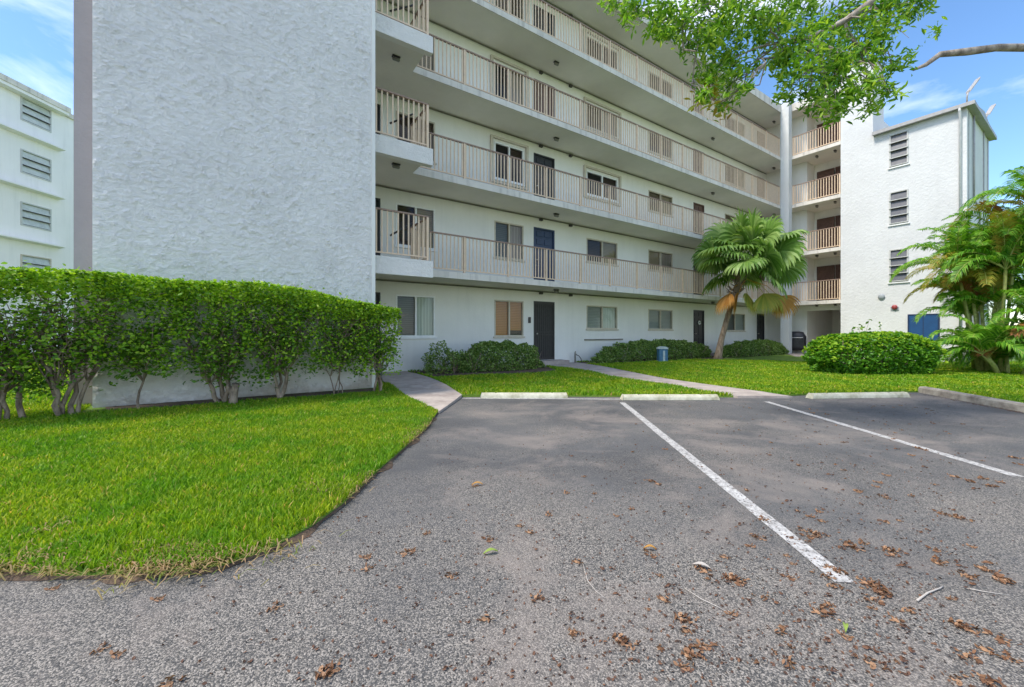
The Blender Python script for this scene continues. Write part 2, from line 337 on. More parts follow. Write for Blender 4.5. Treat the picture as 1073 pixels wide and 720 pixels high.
def grassmat():
    m, n, b, l = mat('grass blades'); t = N(n, 'ShaderNodeTexCoord'); g = N(n, 'ShaderNodeNewGeometry')
    r = ramp(n, [(0.0, (0.065, 0.18, 0.008)), (0.45, (0.135, 0.31, 0.012)), (0.85, (0.21, 0.40, 0.02)), (0.96, (0.30, 0.45, 0.05)), (1.0, (0.42, 0.34, 0.14))])
    l(g.outputs['Random Per Island'], r.inputs['Fac'])
    z = N(n, 'ShaderNodeTexNoise', Scale=1.3, Detail=7.0, Roughness=0.7); l(t.outputs['Object'], z.inputs['Vector'])
    rr = ramp(n, [(0.40, 0.0), (0.60, 1.0)]); l(z.outputs['Fac'], rr.inputs['Fac'])
    col = mixc(n, rr.outputs['Color'], r.outputs['Color'], mixc(n, 1.0, r.outputs['Color'], (1.95, 1.24, 1.2), 'MULTIPLY'))
    l(col, b.inputs['Base Color']); b.inputs['Roughness'].default_value = 0.5; b.inputs['Specular IOR Level'].default_value = 0.25
    tr = N(n, 'ShaderNodeBsdfTranslucent'); l(mixc(n, 1.0, col, (1.2, 1.3, 0.6), 'MULTIPLY'), tr.inputs['Color'])
    x = N(n, 'ShaderNodeMixShader'); x.inputs[0].default_value = 0.4; l(b.outputs['BSDF'], x.inputs[1]); l(tr.outputs['BSDF'], x.inputs[2])
    l(x.outputs['Shader'], n.nodes['Material Output'].inputs['Surface']); return m
M['grass'] = grassmat()
M['dry_grass'] = leafmat('dry grass blades', [(0.10, 0.16, 0.02), (0.25, 0.23, 0.06), (0.36, 0.25, 0.13), (0.42, 0.27, 0.15)], 0.3, 0.7)
def bark(name, a, b_, s=9.0):
    m, n, b, l = mat(name); t = N(n, 'ShaderNodeTexCoord'); mp_ = N(n, 'ShaderNodeMapping'); mp_.inputs['Scale'].default_value = (1, 1, 0.3); l(t.outputs['Object'], mp_.inputs['Vector'])
    z = N(n, 'ShaderNodeTexNoise', Scale=s, Detail=9.0, Roughness=0.7); l(mp_.outputs['Vector'], z.inputs['Vector'])
    r = ramp(n, [(0.35, a), (0.62, b_)]); l(z.outputs['Fac'], r.inputs['Fac']); l(r.outputs['Color'], b.inputs['Base Color']); b.inputs['Roughness'].default_value = 0.9
    bp = N(n, 'ShaderNodeBump', Strength=0.8, Distance=0.02); l(z.outputs['Fac'], bp.inputs['Height']); l(bp.outputs['Normal'], b.inputs['Normal']); return m
M['bark'] = bark('shrub bark', (0.10, 0.068, 0.046), (0.38, 0.29, 0.215), 14)
M['bark_tree'] = bark('tree bark', (0.13, 0.10, 0.08), (0.42, 0.36, 0.30), 9)
M['bark_palm'] = bark('palm bark', (0.12, 0.08, 0.05), (0.32, 0.24, 0.17), 12)
M['leaf'] = leafmat('hedge leaves', [(0.05, 0.13, 0.012), (0.11, 0.24, 0.018), (0.23, 0.38, 0.03)], 0.3)
M['leaf_young'] = leafmat('young hedge leaves', [(0.14, 0.32, 0.015), (0.25, 0.42, 0.02), (0.38, 0.52, 0.04)], 0.4)
M['leaf_dull'] = leafmat('foundation hedge leaves', [(0.07, 0.14, 0.025), (0.16, 0.27, 0.05), (0.36, 0.46, 0.15)], 0.3)
M['leaf_bush'] = leafmat('bush leaves', [(0.04, 0.14, 0.010), (0.09, 0.26, 0.015), (0.20, 0.40, 0.03)], 0.35)
M['leaf_tree'] = leafmat('tree leaves', [(0.06, 0.17, 0.015), (0.14, 0.31, 0.025), (0.26, 0.45, 0.04), (0.42, 0.56, 0.07)], 0.45)
M['leaf_yellow'] = leafmat('yellowing leaves', [(0.30, 0.34, 0.03), (0.42, 0.36, 0.04), (0.36, 0.22, 0.04)], 0.4)
M['fan'] = leafmat('fan palm leaf', [(0.06, 0.15, 0.025), (0.15, 0.27, 0.05), (0.34, 0.46, 0.16)], 0.35)
M['fan_dead'] = leafmat('dead fan palm leaf', [(0.38, 0.17, 0.035), (0.50, 0.25, 0.06), (0.58, 0.34, 0.11)], 0.3, 0.7)
M['fan_yellow'] = leafmat('yellow fan palm leaf', [(0.30, 0.32, 0.05), (0.48, 0.42, 0.08), (0.24, 0.30, 0.05)], 0.35)
M['areca'] = leafmat('areca leaflets', [(0.05, 0.17, 0.015), (0.13, 0.32, 0.025), (0.30, 0.48, 0.06)], 0.4)
M['areca_y'] = leafmat('yellow areca leaflets', [(0.20, 0.26, 0.03), (0.35, 0.33, 0.05), (0.40, 0.22, 0.04)], 0.4)
M['areca_b'] = leafmat('brown areca leaflets', [(0.30, 0.12, 0.05), (0.42, 0.2, 0.05), (0.25, 0.10, 0.06)], 0.3)
M['cane'] = plain('palm cane', (0.34, 0.36, 0.10), 0.5, 0.3, 12)
M['dry'] = leafmat('dry fallen bracts', [(0.09, 0.042, 0.024), (0.21, 0.105, 0.055), (0.40, 0.235, 0.135)], 0.15, 0.8)
M['pod'] = leafmat('dark fallen pods', [(0.05, 0.028, 0.02), (0.11, 0.055, 0.035), (0.18, 0.09, 0.05)], 0.05, 0.8)
M['green_leaf'] = leafmat('fallen green leaf', [(0.20, 0.34, 0.06), (0.30, 0.36, 0.08)], 0.2)
M['twig'] = plain('pale twig', (0.42, 0.38, 0.34), 0.8, 0.2, 10)
M['cover'] = plain('black vinyl cover', (0.022, 0.022, 0.028), 0.4, 0.3, 6, bump=0.4, bscale=9)
M['grey_plastic'] = plain('grey meter paint', (0.30, 0.33, 0.35), 0.5, 0.15, 10)
M['lamp_glass'] = plain('dusty lamp glass', (0.20, 0.19, 0.17), 0.3, 0.2, 20)

# ------------------------------------------------------------------ ground
def drape(name, poly, m, lift, step=0.5, kind='structure', edge_drop=0.0, zfun=None):
    zf = zfun or G
    P = [Vector(p) for p in poly]; vs_ = []; n0 = len(P)
    for i in range(n0):
        a, b = P[i], P[(i+1) % n0]; k = max(1, int((b-a).length/step))
        for j in range(k): vs_.append(a.lerp(b, j/k))
    ne = len(vs_); edges = [(i, (i+1) % ne) for i in range(ne)]
    xs = [p.x for p in vs_]; ys = [p.y for p in vs_]
    x = min(xs)+step/2
    while x < max(xs):
        y = min(ys)+step/2
        while y < max(ys):
            if inside(x, y, P): vs_.append(Vector((x, y)))
            y += step
        x += step
    r = geometry.delaunay_2d_cdt(vs_, edges, [], 1, 1e-5)
    mb = MB(); mb.v = [(p.x, p.y, zf(p.x, p.y)+lift) for p in r[0]]; mb.f = [tuple(f) for f in r[2]]
    if edge_drop:                      # a real edge down to the ground all round
        b = len(mb.v)
        ids = [i for i in range(ne)]
        pv = [(vs_[i].x, vs_[i].y, zf(vs_[i].x, vs_[i].y)+lift) for i in ids]; pl = [(a, c, z-edge_drop) for a, c, z in pv]
        mb.v += pv + pl
        for i in range(ne): j = (i+1) % ne; mb.f.append((b+i, b+j, b+ne+j, b+ne+i))
    o = mb.build(name, m, smooth=False); tag(o, kind=kind); return o
def inside(x, y, P):
    c = False; n = len(P); j = n-1
    for i in range(n):
        if (P[i][1] > y) != (P[j][1] > y) and x < (P[j][0]-P[i][0])*(y-P[i][1])/(P[j][1]-P[i][1])+P[i][0]: c = not c
        j = i
    return c
g = MB(); g.quad((-900, -900, -0.06), (900, -900, -0.06), (900, 900, -0.06), (-900, 900, -0.06)); tag(g.build('ground', M['turf']), kind='structure')
a = MB(); a.quad((-45, -40, 0), (34, -40, 0), (34, 8.7, 0), (-45, 8.7, 0)); tag(a.build('parking_lot', M['asphalt']), kind='structure')

edgeL = [gp(*p) for p in [(-60, 596), (0, 601), (60, 607), (120, 606), (180, 603), (235, 596), (285, 578), (325, 556), (360, 530), (395, 497), (425, 470), (446, 451), (459, 433)]]
lawn_left = [(-24.0, 2.1), (-9, 2.1)] + edgeL[1:] + [gp(430, 418, .05), gp(401, 402, .06)] + [tuple(W(2.0, 9.2).xy), tuple(W(-3, 9.2).xy), (-12, 16), (-24.0, 24)]
drape('lawn', lawn_left, M['turf'], 0.03, 0.45, edge_drop=0.09)
kerb_line = [(8.62, 8.62), (8.45, 7.9), (8.25, 7.1), (8.05, 6.3), (7.95, 5.2), (7.9, 3.0), (7.9, -4.0)]
edgeB = [gp(483, 414.6, .03), gp(560, 414.5, .02), gp(640, 415, .02), gp(720, 416, .01), gp(800, 416.5), gp(860, 413.5), gp(930, 411.5)]
lawn_back = edgeB + [(k[0]+0.16, k[1]) for k in kerb_line] + [(40, -4.0), (60, 60), (-10, 60)] + [tuple(W(1.5, 13.0).xy), tuple(W(2.2, 9.4).xy), gp(401, 391, .1), gp(419, 391, .1), gp(452, 399, .08)]
drape('lawn', lawn_back, M['turf'], 0.03, 0.9, edge_drop=0.09)
walk1 = [gp(399, 390, .1), gp(419, 389.5, .1), gp(436, 393.5, .09), gp(452, 399, .08), gp(468, 406, .05), gp(484, 415, .03), gp(472, 424, .02), gp(460, 433, .01), gp(443, 424, .03), gp(428, 416.5, .05), gp(412, 408, .07), gp(401, 402, .08)]
drape('walkway', walk1, M['concrete'], 0.042, 0.4, edge_drop=0.1)
walk2 = [gp(568, 381, .11), gp(600, 380, .11), gp(645, 387.5, .1), gp(700, 395.5, .08), gp(757, 404.4, .05), gp(800, 411, .03), gp(830, 417.5), gp(773, 417.2), gp(735, 410, .03), gp(700, 402, .06), gp(640, 394, .09), gp(618, 390, .1), gp(571, 385, .11)]
drape('walkway', walk2, M['concrete'], 0.042, 0.4, edge_drop=0.1)
walk3 = [tuple(W(*p).xy) for p in [(22.6, 8.75), (24.2, 9.75), (24.5, 11.5), (30, 11.5), (30, 7.75), (25.05, 7.72), (23.9, 7.4)]]
drape('walkway', walk3, M['concrete'], 0.046, 0.5, edge_drop=0.1)
bed1 = [gp(421, 389.5, .1), gp(437, 393, .1), gp(455, 398, .09), gp(478, 396, .1), gp(560, 393, .1), gp(585, 390, .1), gp(568, 384, .1)] + [tuple(W(u_at(585, 11.55), 11.55).xy), tuple(W(u_at(400, 11.55), 11.55).xy)]
drape('planting_bed', bed1, M['mulch'], 0.036, 0.4)
bed2 = [tuple(W(*p).xy) for p in [(u_at(592, 11.5), 11.5), (u_at(628, 10.3), 10.35), (u_at(700, 9.95), 9.95), (u_at(800, 9.7), 9.7), (24.4, 9.9), (24.4, 11.55)]]
drape('planting_bed', bed2, M['mulch'], 0.038, 0.5)
bed3 = [tuple(W(*p).xy) for p in [(-1.7, 8.05), (2.25, 8.05), (2.5, 8.6), (-1.7, 8.72)]]
drape('planting_bed', bed3, M['mulch'], 0.034, 0.3)

# parking lines, 4 mm above the asphalt
def strip(x0, y0, x1, y1, w):
    a, b = Vector(gp(x0, y0)), Vector(gp(x1, y1)); d = (b-a).normalized(); n = Vector((-d.y, d.x))*w/2
    mb = MB(); k = 24
    for i in range(k+1):
        c = a.lerp(b, i/k); e1 = 1+random.uniform(-.07, .07); e2 = 1+random.uniform(-.07, .07)
        mb.v += [(c.x-n.x*e1, c.y-n.y*e1, 0.004), (c.x+n.x*e2, c.y+n.y*e2, 0.004)]
        if i: j = 2*i; mb.f.append((j-2, j-1, j+1, j))
    tag(mb.build('parking_line', M['line']), kind='structure')
strip(652, 422, 886, 611, 0.10); strip(803, 421, 1068, 500, 0.10); strip(484, 417.5, 655, 418.5, 0.09)

# kerb on the right
mb = MB(); prof = [(0, -0.02), (0.015, 0.10), (0.04, 0.125), (0.14, 0.13), (0.155, 0.12), (0.155, -0.02)]
for i, p in enumerate(kerb_line):
    q = kerb_line[min(i+1, len(kerb_line)-1)]; q0 = kerb_line[max(i-1, 0)]; d = (Vector(q)-Vector(q0)).normalized(); nn = Vector((-d.y, d.x))
    if nn.x < 0: nn = -nn
    for (o, z) in prof: mb.v.append((p[0]+nn.x*o, p[1]+nn.y*o, z))
    if i:
        k = len(prof)
        for j in range(k-1): mb.f.append(((i-1)*k+j, i*k+j, i*k+j+1, (i-1)*k+j+1))
mb.f.append(tuple(range(len(prof))))
tag(mb.build('kerb', M['kerb']), kind='structure')

# ------------------------------------------------------------------ wheel stops
def wheel_stop(x0, x1, ybase, z, label, tilt=0.0):
    a, b = Vector(gp(x0, ybase, z)), Vector(gp(x1, ybase+tilt, z)); L_ = (b-a).length; c = (a+b)/2
    mb = MB(); pr = [(-0.085, 0), (-0.075, 0.055), (-0.05, 0.095), (0.05, 0.095), (0.075, 0.055), (0.085, 0)]
    for s, ins in ((-1, 0), (-1, .03), (1, .03), (1, 0)):
        for (y, zz) in pr:
            k = zz/0.115
            mb.v.append((s*(L_/2) - s*(k*0.03), y, zz))
    # ends
    mb.v = []
    for s in (-1, 1):
        for (y, zz) in pr: mb.v.append((s*(L_/2 - 0.035*zz/0.115), y, zz))
    n = len(pr)
    for j in range(n-1): mb.f.append((j, j+1, n+j+1, n+j))
    mb.f += [tuple(range(n)), tuple(range(2*n-1, n-1, -1)), (0, n, 2*n-1, n-1)]
    r = empty('wheel_stop', (c.x, c.y, z), math.atan2(b.y-a.y, b.x-a.x)); tag(r, label, 'wheel stop', 'concrete wheel stops at the head of the parking bays')
    mb.build('concrete_bar', M['stop'], r, bevel=0.008)
    for s in (-1, 1):
        p = MB(); p.tube([(s*L_*0.32, 0, 0.088), (s*L_*0.32, 0, 0.101)], 0.014, 8); p.build('anchor_pin', M['dark'], r)
wheel_stop(503, 595, 416.8, 0.0, 'whitest concrete wheel stop, in the bay nearest the short walkway')
wheel_stop(651, 752, 418.8, 0.0, 'yellowed concrete wheel stop half sunk in grass, between the two long white lines')
wheel_stop(848, 949, 417.5, 0.0, 'pale concrete wheel stop in front of the big round bush, beside the kerb', -1.5)

# ------------------------------------------------------------------ apartment building
S = 2.65; F = [0.29 + S*i for i in range(6)]
VG, VW, VL, VE = 10.24, 11.59, 9.0, 8.7
UC, UWG, UWW = 24.6, 25.0, 26.0
OFF = (12.0, 15.0, 0.0)
bld = empty('apartment_building', W(12, 15, 0), TH)
tag(bld, 'five storey white apartment block with long open galleries, beige railings and a windowed stair tower', 'building')
def P(mb, name, m, parent=bld, **k):
    return mb.build(name, m, parent, off=OFF, **k)
def PS(mb, name, m, parent, **k): return mb.build(name, m, parent, off=OFF, **k)   # sub-part: parent mesh sits at the building's origin

def facadeA(a, z, d): return (a, VW + d, z)          # faces the camera side (-v)
def facadeB(u0): return lambda a, z, d: (u0 + d, a, z)   # faces -u
def wall_holes(mb, fn, a0, a1, z0, z1, holes, depth=0.12):
    A = sorted({a0, a1, *[h[0] for h in holes], *[h[1] for h in holes]}); Z = sorted({z0, z1, *[h[2] for h in holes], *[h[3] for h in holes]})
    for i in range(len(A)-1):
        for j in range(len(Z)-1):
            ca, cz = (A[i]+A[i+1])/2, (Z[j]+Z[j+1])/2
            if any(h[0] < ca < h[1] and h[2] < cz < h[3] for h in holes): continue
            mb.quad(fn(A[i], Z[j], 0), fn(A[i+1], Z[j], 0), fn(A[i+1], Z[j+1], 0), fn(A[i], Z[j+1], 0))
    for h in holes:
        for (p, q) in (((h[0], h[2]), (h[1], h[2])), ((h[1], h[2]), (h[1], h[3])), ((h[1], h[3]), (h[0], h[3])), ((h[0], h[3]), (h[0], h[2]))):
            mb.quad(fn(p[0], p[1], 0), fn(q[0], q[1], 0), fn(q[0], q[1], depth), fn(p[0], p[1], depth))
def fbox(mb, fn, a0, a1, z0, z1, d0, d1):
    p = fn(a0, z0, d0); q = fn(a1, z1, d1); mb.box(p[0], q[0], p[1], q[1], p[2], q[2])

def window(fn, a0, a1, z0, z1, frame='trim', left='b_grey', right='b_pink', trim=False, gl='glass_dark', gr='glass', drop=1.0, parent=bld, label=None):
    w = MB(); t = 0.045; am = (a0+a1)/2
    for q in ((a0, a0+t, z0, z1), (a1-t, a1, z0, z1), (a0+t, a1-t, z1-t, z1), (a0+t, a1-t, z0, z0+t), (am-t*.6, am+t*.6, z0+t, z1-t)): fbox(w, fn, *q, -0.012, 0.07)
    o = P(w, 'window', M[frame], parent)
    if label: o['label'] = label
    for (x0, x1, gm, d) in ((a0+t, am-t*.6, gl, .045), (am+t*.6, a1-t, gr, .02)):
        q = MB(); q.quad(fn(x0, z0+t, d), fn(x1, z0+t, d), fn(x1, z1-t, d), fn(x0, z1-t, d)); PS(q, 'pane', M[gm], o)
    for (x0, x1, bm, dd) in ((a0+.01, am-.005, left, 1.0), (am+.005, a1-.01, right, drop)):
        q = MB(); fbox(q, fn, x0, x1, z1-(z1-z0)*dd+.01, z1-.01, 0.095, 0.10); PS(q, 'blind', M[bm], o)  # given the room material, this is a dark sheet painted as room shade, no blind
    q = MB(); fbox(q, fn, a0-.04, a1+.04, z0-.055, z0-.002, -0.05, 0.0); PS(q, 'sill', M['white'] if frame == 'white' else M['trim'], o)
    if trim:
        q = MB(); e = 0.17
        for b in ((a0-e, a0-e+.09, z0-.16, z1+.16), (a1+e-.09, a1+e, z0-.16, z1+.16), (a0-e+.09, a1+e-.09, z1+.09, z1+.16), (a0-e+.09, a1+e-.09, z0-.16, z0-.09)): fbox(q, fn, *b, -0.075, -0.005)
        PS(q, 'shutter_track', M['trim'], o)
    return o
def door(fn, a0, a1, z0, z1, m, style='panel', parent=bld, label=None):
    w = MB(); t = 0.05
    for q in ((a0, a0+t, z0, z1), (a1-t, a1, z0, z1), (a0+t, a1-t, z1-t, z1)): fbox(w, fn, *q, -0.01, 0.09)
    fbox(w, fn, a0+t, a1-t, z0, z1-t, 0.04, 0.08)
    o = P(w, 'door', M[m], parent)
    if label: o['label'] = label
    A0, A1 = a0+t, a1-t; wd = A1-A0; h = z1-z0
    if style == 'panel':
        q = MB()
        for i in range(2):
            for (k0, k1) in ((.07, .36), (.42, .66), (.72, .82), (.86, .95)):
                x0 = A0+wd*(.12+.42*i); fbox(q, fn, x0, x0+wd*.34, z0+h*k0, z0+h*k1-0.02, 0.022, 0.045)
        PS(q, 'door_panel', M[m], o, bevel=0.006)
    elif style == 'grille':
        q = MB()
        for i in range(9):
            x = A0+wd*(i+.5)/9; fbox(q, fn, x-.009, x+.009, z0+.06, z1-.08, 0.005, 0.02)
        for zz in (z0+.04, z0+h*.42, z0+h*.47, z1-.10): fbox(q, fn, A0, A1, zz, zz+.035, 0.0, 0.022)
        PS(q, 'security_grille', M['dark'], o)
    k = MB(); p = fn(A0+.07, z0+.95, 0.03); q_ = fn(A0+.07, z0+.95, -0.05); k.tube([p, q_], 0.012, 8); e = fn(A0+.07, z0+.95, -.075); k.tube([q_, e], [0.03, 0.022], 10)
    PS(k, 'door_knob', M['brass'], o, smooth=True)
    return o

def UW(px): return u_at(px, VW)
U_door0 = (UW(386), UW(398.5)); U_w0 = (UW(414.7), UW(455.8)); U_w1 = (UW(518), UW(548.5)); U_d1 = (UW(559.2), UW(581))
U_w2 = (UW(614.5), UW(646.8)); U_w3 = (UW(679.3), UW(704.6)); U_d2 = (UW(726.6), UW(737.8)); U_w4 = (UW(759.5), UW(780.5)); U_d3 = (UW(793), UW(800.8))
holes = []
for k in range(5):
    f = F[k]
    holes += [(*U_door0, f, f+2.12), (*U_w0, f+.86, f+2.09), (*U_w1, f+.86, f+2.09), (*U_d1, f, f+2.12)]
    holes += [(*U_w2, f+1.14, f+2.07), (*U_w3, f+1.14, f+2.05), (*U_d2, f, f+2.12), (*U_w4, f+1.10, f+2.05), (*U_d3, f, f+2.12)]
# wall_holes needs rectangles per storey so that reveals do not cross
mb = MB()
for k in range(5):
    z0 = 0.0 if k == 0 else F[k]-S+0.001+S-0.001; z1 = F[k+1]
    wall_holes(mb, facadeA, -1.9, UWW+.05, z0, z1, [h for h in holes if F[k]-.01 < h[2] < F[k+1]-.05 or abs(h[2]-F[k]) < .01])
P(mb, 'gallery_wall', M['wall'])
b = MB(); b.box(-1.85, UWW+4, VW+.13, 22, 0, F[5]+0.05); P(b, 'building_core', M['room'])  # core is a filler box, coloured dark as the shade inside the flats
b = MB(); b.box(-1.9, -1.8, VW+.02, 22.05, 0, F[5]+.1); b.box(-1.8, UWW+4, 22.0, 22.1, 0, F[5]+.1); P(b, 'rear_wall', M['wall'])
win_spec = {  # floor -> (window 0..4)
 0: [dict(frame='white', left='b_grey', right='b_white', gr='glass'), dict(frame='trim', left='b_wood', right='b_wood', gl='glass', gr='glass', drop=.84), dict(frame='trim', left='b_grey', right='b_white', gl='glass'), dict(frame='trim', left='b_grey', right='b_grey', gl='glass'), dict(frame='trim', left='b_grey', right='b_grey')],
 1: [dict(frame='white', left='b_brown', right='b_tan'), dict(frame='trim', left='b_grey', right='b_pink'), dict(frame='trim', left='b_brown', right='b_tan', gr='glass'), dict(frame='trim', left='b_tan', right='b_pink', gl='glass'), dict(frame='trim', left='b_brown', right='b_tan')],
 2: [dict(frame='trim', left='b_brown', right='b_brown', trim=False), dict(frame='white', left='room', right='b_brown', trim=True, gr='glass_dark'), dict(frame='white', left='room', right='b_brown', trim=True, gr='glass_dark'), dict(frame='trim', left='b_tan', right='b_tan'), dict(frame='trim', left='b_tan', right='b_tan')],
 3: [dict(frame='trim', left='b_brown', right='b_tan'), dict(frame='trim', left='room', right='b_pink', trim=True), dict(frame='trim', left='b_tan', right='b_pink', trim=True), dict(frame='trim', left='b_brown', right='b_brown'), dict(frame='trim', left='b_brown', right='b_tan')],
 4: [dict(frame='trim', left='b_tan', right='b_tan'), dict(frame='trim', left='b_pink', right='b_brown', trim=True), dict(frame='trim', left='b_tan', right='b_brown', trim=True), dict(frame='trim', left='b_tan', right='b_brown'), dict(frame='trim', left='b_brown', right='b_tan')]}
dcol = {0: ('dark', 'black', 'black'), 1: ('navy', 'dark', 'brown'), 2: ('black', 'brown', 'brown'), 3: ('brown', 'brown', 'brown'), 4: ('black', 'brown', 'brown')}
dlab = {0: 'dark security door of vertical bars, at ground level', 1: 'navy panelled door on the second storey gallery', 2: 'black door', 3: 'dark brown door', 4: 'black door on the top gallery'}
for k in range(5):
    f = F[k]; sp = win_spec[k]
    window(facadeA, *U_w0, f+.86, f+2.09, **sp[0]); window(facadeA, *U_w1, f+.86, f+2.09, label='window with orange wooden blinds' if k == 0 else None, **sp[1])
    window(facadeA, *U_w2, f+1.14, f+2.07, **sp[2]); window(facadeA, *U_w3, f+1.14, f+2.05, **sp[3]); window(facadeA, *U_w4, f+1.10, f+2.05, **sp[4])
    door(facadeA, *U_door0, f, f+2.12, 'black'); door(facadeA, *U_d1, f, f+2.12, dcol[k][0], 'grille' if k == 0 else 'panel', label=dlab[k])
    door(facadeA, *U_d2, f, f+2.12, dcol[k][1]); door(facadeA, *U_d3, f, f+2.12, dcol[k][2])

# gallery slabs
for k in range(1, 5):
    b = MB(); b.box(-1.84, UWG+.0, VG+.002, VW-.002, F[k]-.15, F[k]); b.box(UWG-.001, UWW-.002, 7.69, VW-.002, F[k]-.15, F[k]); P(b, 'gallery_slab', M['slab'])
    b = MB(); b.box(3.76, UC+.02, VG-.02, VG+.002, F[k]-.165, F[k]+.012); P(b, 'slab_edge', M['fascia'])
    b = MB(); b.box(UWG-.02, UWG+.002, 7.68, 9.84, F[k]-.165, F[k]+.012); P(b, 'slab_edge', M['fascia'])
    b = MB(); b.box(2.33, 3.76, VL+.16, VG+.001, F[k]-.148, F[k]-.001); P(b, 'landing_slab', M['slab'])
    b = MB(); b.box(2.33, 3.80, VL, VL+.16, F[k]-.37, F[k]+.02); P(b, 'landing_beam', M['stucco'])
b = MB(); b.box(-1.9, UWW+.03, VG+.1, VW+.0, -.05, F[0]-.16); b.box(UWG+.1, UWW+4, 7.7, VW, -.05, F[0]-.155); P(b, 'ground_plinth', M['floor'])
# door step slabs at ground level
for (u0, u1) in (U_d1, U_d2, U_d3):
    b = MB(); b.box(u0-.25, u1+.25, VW-.55, VW-.004, F[0]-.17, F[0]-.005); P(b, 'door_step', M['concrete'])
# roof
b = MB(); b.box(-1.9, UWG, VG+.01, 22.1, F[5]-.15, F[5]+.02); b.box(UWG-.001, 30, 7.69, 22.1, F[5]-.149, F[5]+.021); b.box(2.33, 3.8, VL+.02, VG+.01, F[5]-.148, F[5]+.019); P(b, 'roof', M['slab'])
b = MB(); b.box(3.8, UC-.0, VG-.03, VG+.02, F[5]-.20, F[5]+.20); b.box(UWG-.03, UWG+.02, 7.68, 9.84, F[5]-.20, F[5]+.20); b.box(2.33, 3.82, VL-.02, VL+.03, F[5]-.3, F[5]+.2)
P(b, 'roof_fascia', M['fascia'])
# conduits along the wall-soffit joint
for k in range(1, 6):
    z = F[k]-.185; b = MB(); b.tube([(2.5, VW-.03, z), (UWW-.05, VW-.03, z)], 0.02, 6); P(b, 'conduit', M['conduit'])
# end wall (stair core) + grey pier
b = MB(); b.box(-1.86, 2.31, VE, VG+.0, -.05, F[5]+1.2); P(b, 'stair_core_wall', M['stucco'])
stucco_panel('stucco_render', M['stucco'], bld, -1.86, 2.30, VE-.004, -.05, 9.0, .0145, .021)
b = MB(); b.box(2.30, 2.37, VE-.022, VE+.25, -.05, F[5]+1.2); P(b, 'corner_strip', M['wall'])
b = MB(); b.box(-2.12, -1.87, VE+.25, VG+.2, -.05, F[5]+1.1); P(b, 'side_pier', M['pier'])
b = MB(); b.box(-1.84, 2.0, VG+.002, VW+.1, F[5]+.03, F[5]+1.15); P(b, 'parapet', M['wall'])
# corner column
b = MB(); b.box(UC, UWG, 9.84, VG, -.05, F[5]+.24); P(b, 'column', M['tower'])

# wing wall and the lobby recess
b = MB(); fnB = facadeB(UWW)
b.box(UWW, UWW+.12, 9.5, VW+.05, 0, F[5]-.15)
for k in range(5):
    if k: b.box(UWW+1.0, UWW+1.12, 7.69, 9.5, F[k]+.0, F[k+1]-.15)
    else: b.box(UWW+3.6, UWW+3.72, 7.69, 9.5, 0, F[1]-.15)
b.box(UWW+.12, UWW+3.7, 9.5, 9.62, 0, F[5]-.15)
b.box(UWW-.05, UWW+3.7, 7.60, 7.69, 0, F[5]-.15)
b.box(UWW+.0, UWW+.12, 7.69, 9.5, F[1]-.45, F[1]-.151)
P(b, 'wing_wall', M['wall'])
for k in range(1, 5):
    b = MB(); b.box(UWW-.002, UWW+3.7, 7.69, 9.5, F[k]-.15, F[k]-.002); P(b, 'lobby_slab', M['slab'])
    fn = facadeB(UWW+.90); door(fn, 8.55, 9.35, F[k], F[k]+2.05, 'brown'); door(fn, 7.72, 8.50, F[k], F[k]+2.05, 'brown')
b = MB(); b.box(UWW+.05, UWW+3.7, 7.69, 9.5, -.05, F[0]-.2); P(b, 'passage_floor', M['floor'])

# railings
def railing(pts, z, posts_at=None, name='gallery_railing'):
    (u0, v0), (u1, v1) = pts; L_ = math.hypot(u1-u0, v1-v0); d = ((u1-u0)/L_, (v1-v0)/L_); nx = (-d[1], d[0])
    def bar(mb, s0, s1, z0, z1, w):
        a = (u0+d[0]*s0, v0+d[1]*s0); c = (u0+d[0]*s1, v0+d[1]*s1)
        mb.box(min(a[0], c[0])-abs(nx[0])*w, max(a[0], c[0])+abs(nx[0])*w, min(a[1], c[1])-abs(nx[1])*w, max(a[1], c[1])+abs(nx[1])*w, z+z0, z+z1)
    t = MB(); bar(t, 0, L_, 1.03, 1.065, .028); o = P(t, name, M['rail_top'])
    q = MB(); bar(q, 0.0, L_, .075, .105, .016); PS(q, 'bottom_rail', M['rail'], o)
    n = max(1, round(L_/1.5)); q = MB()
    for i in range(n+1):
        q = MB(); s = min(max(i*L_/n, .03), L_-.03); bar(q, s-.026, s+.026, .012, 1.03, .027); PS(q, 'post', M['rail'], o)
    q = MB(); m_ = int(L_/.118)
    for i in range(1, m_):
        s = i*L_/m_
        if abs((s/(L_/n)) - round(s/(L_/n)))*(L_/n) < .045: continue
        bar(q, s-.015, s+.015, .105, 1.03, .011)
    PS(q, 'pickets', M['rail'], o)
    return o
for k in range(1, 5):
    railing(((3.80, VG+.05), (UC-.01, VG+.05)), F[k])
    railing(((UWG+.05, 9.83), (UWG+.05, 7.70)), F[k])
    railing(((2.38, VL+.08), (3.72, VL+.08)), F[k]+.02, name='landing_railing')
    railing(((3.72, VL+.12), (3.72, VG-.0)), F[k]+.02, name='landing_railing')
    h = MB(); h.tube([(2.95, VL+.55, F[k]+.62), (3.5, VL+.55, F[k]+1.0), (3.54, VL+.55, F[k]+.98)], 0.022, 8); P(h, 'stair_handrail', M['dark'], smooth=True)

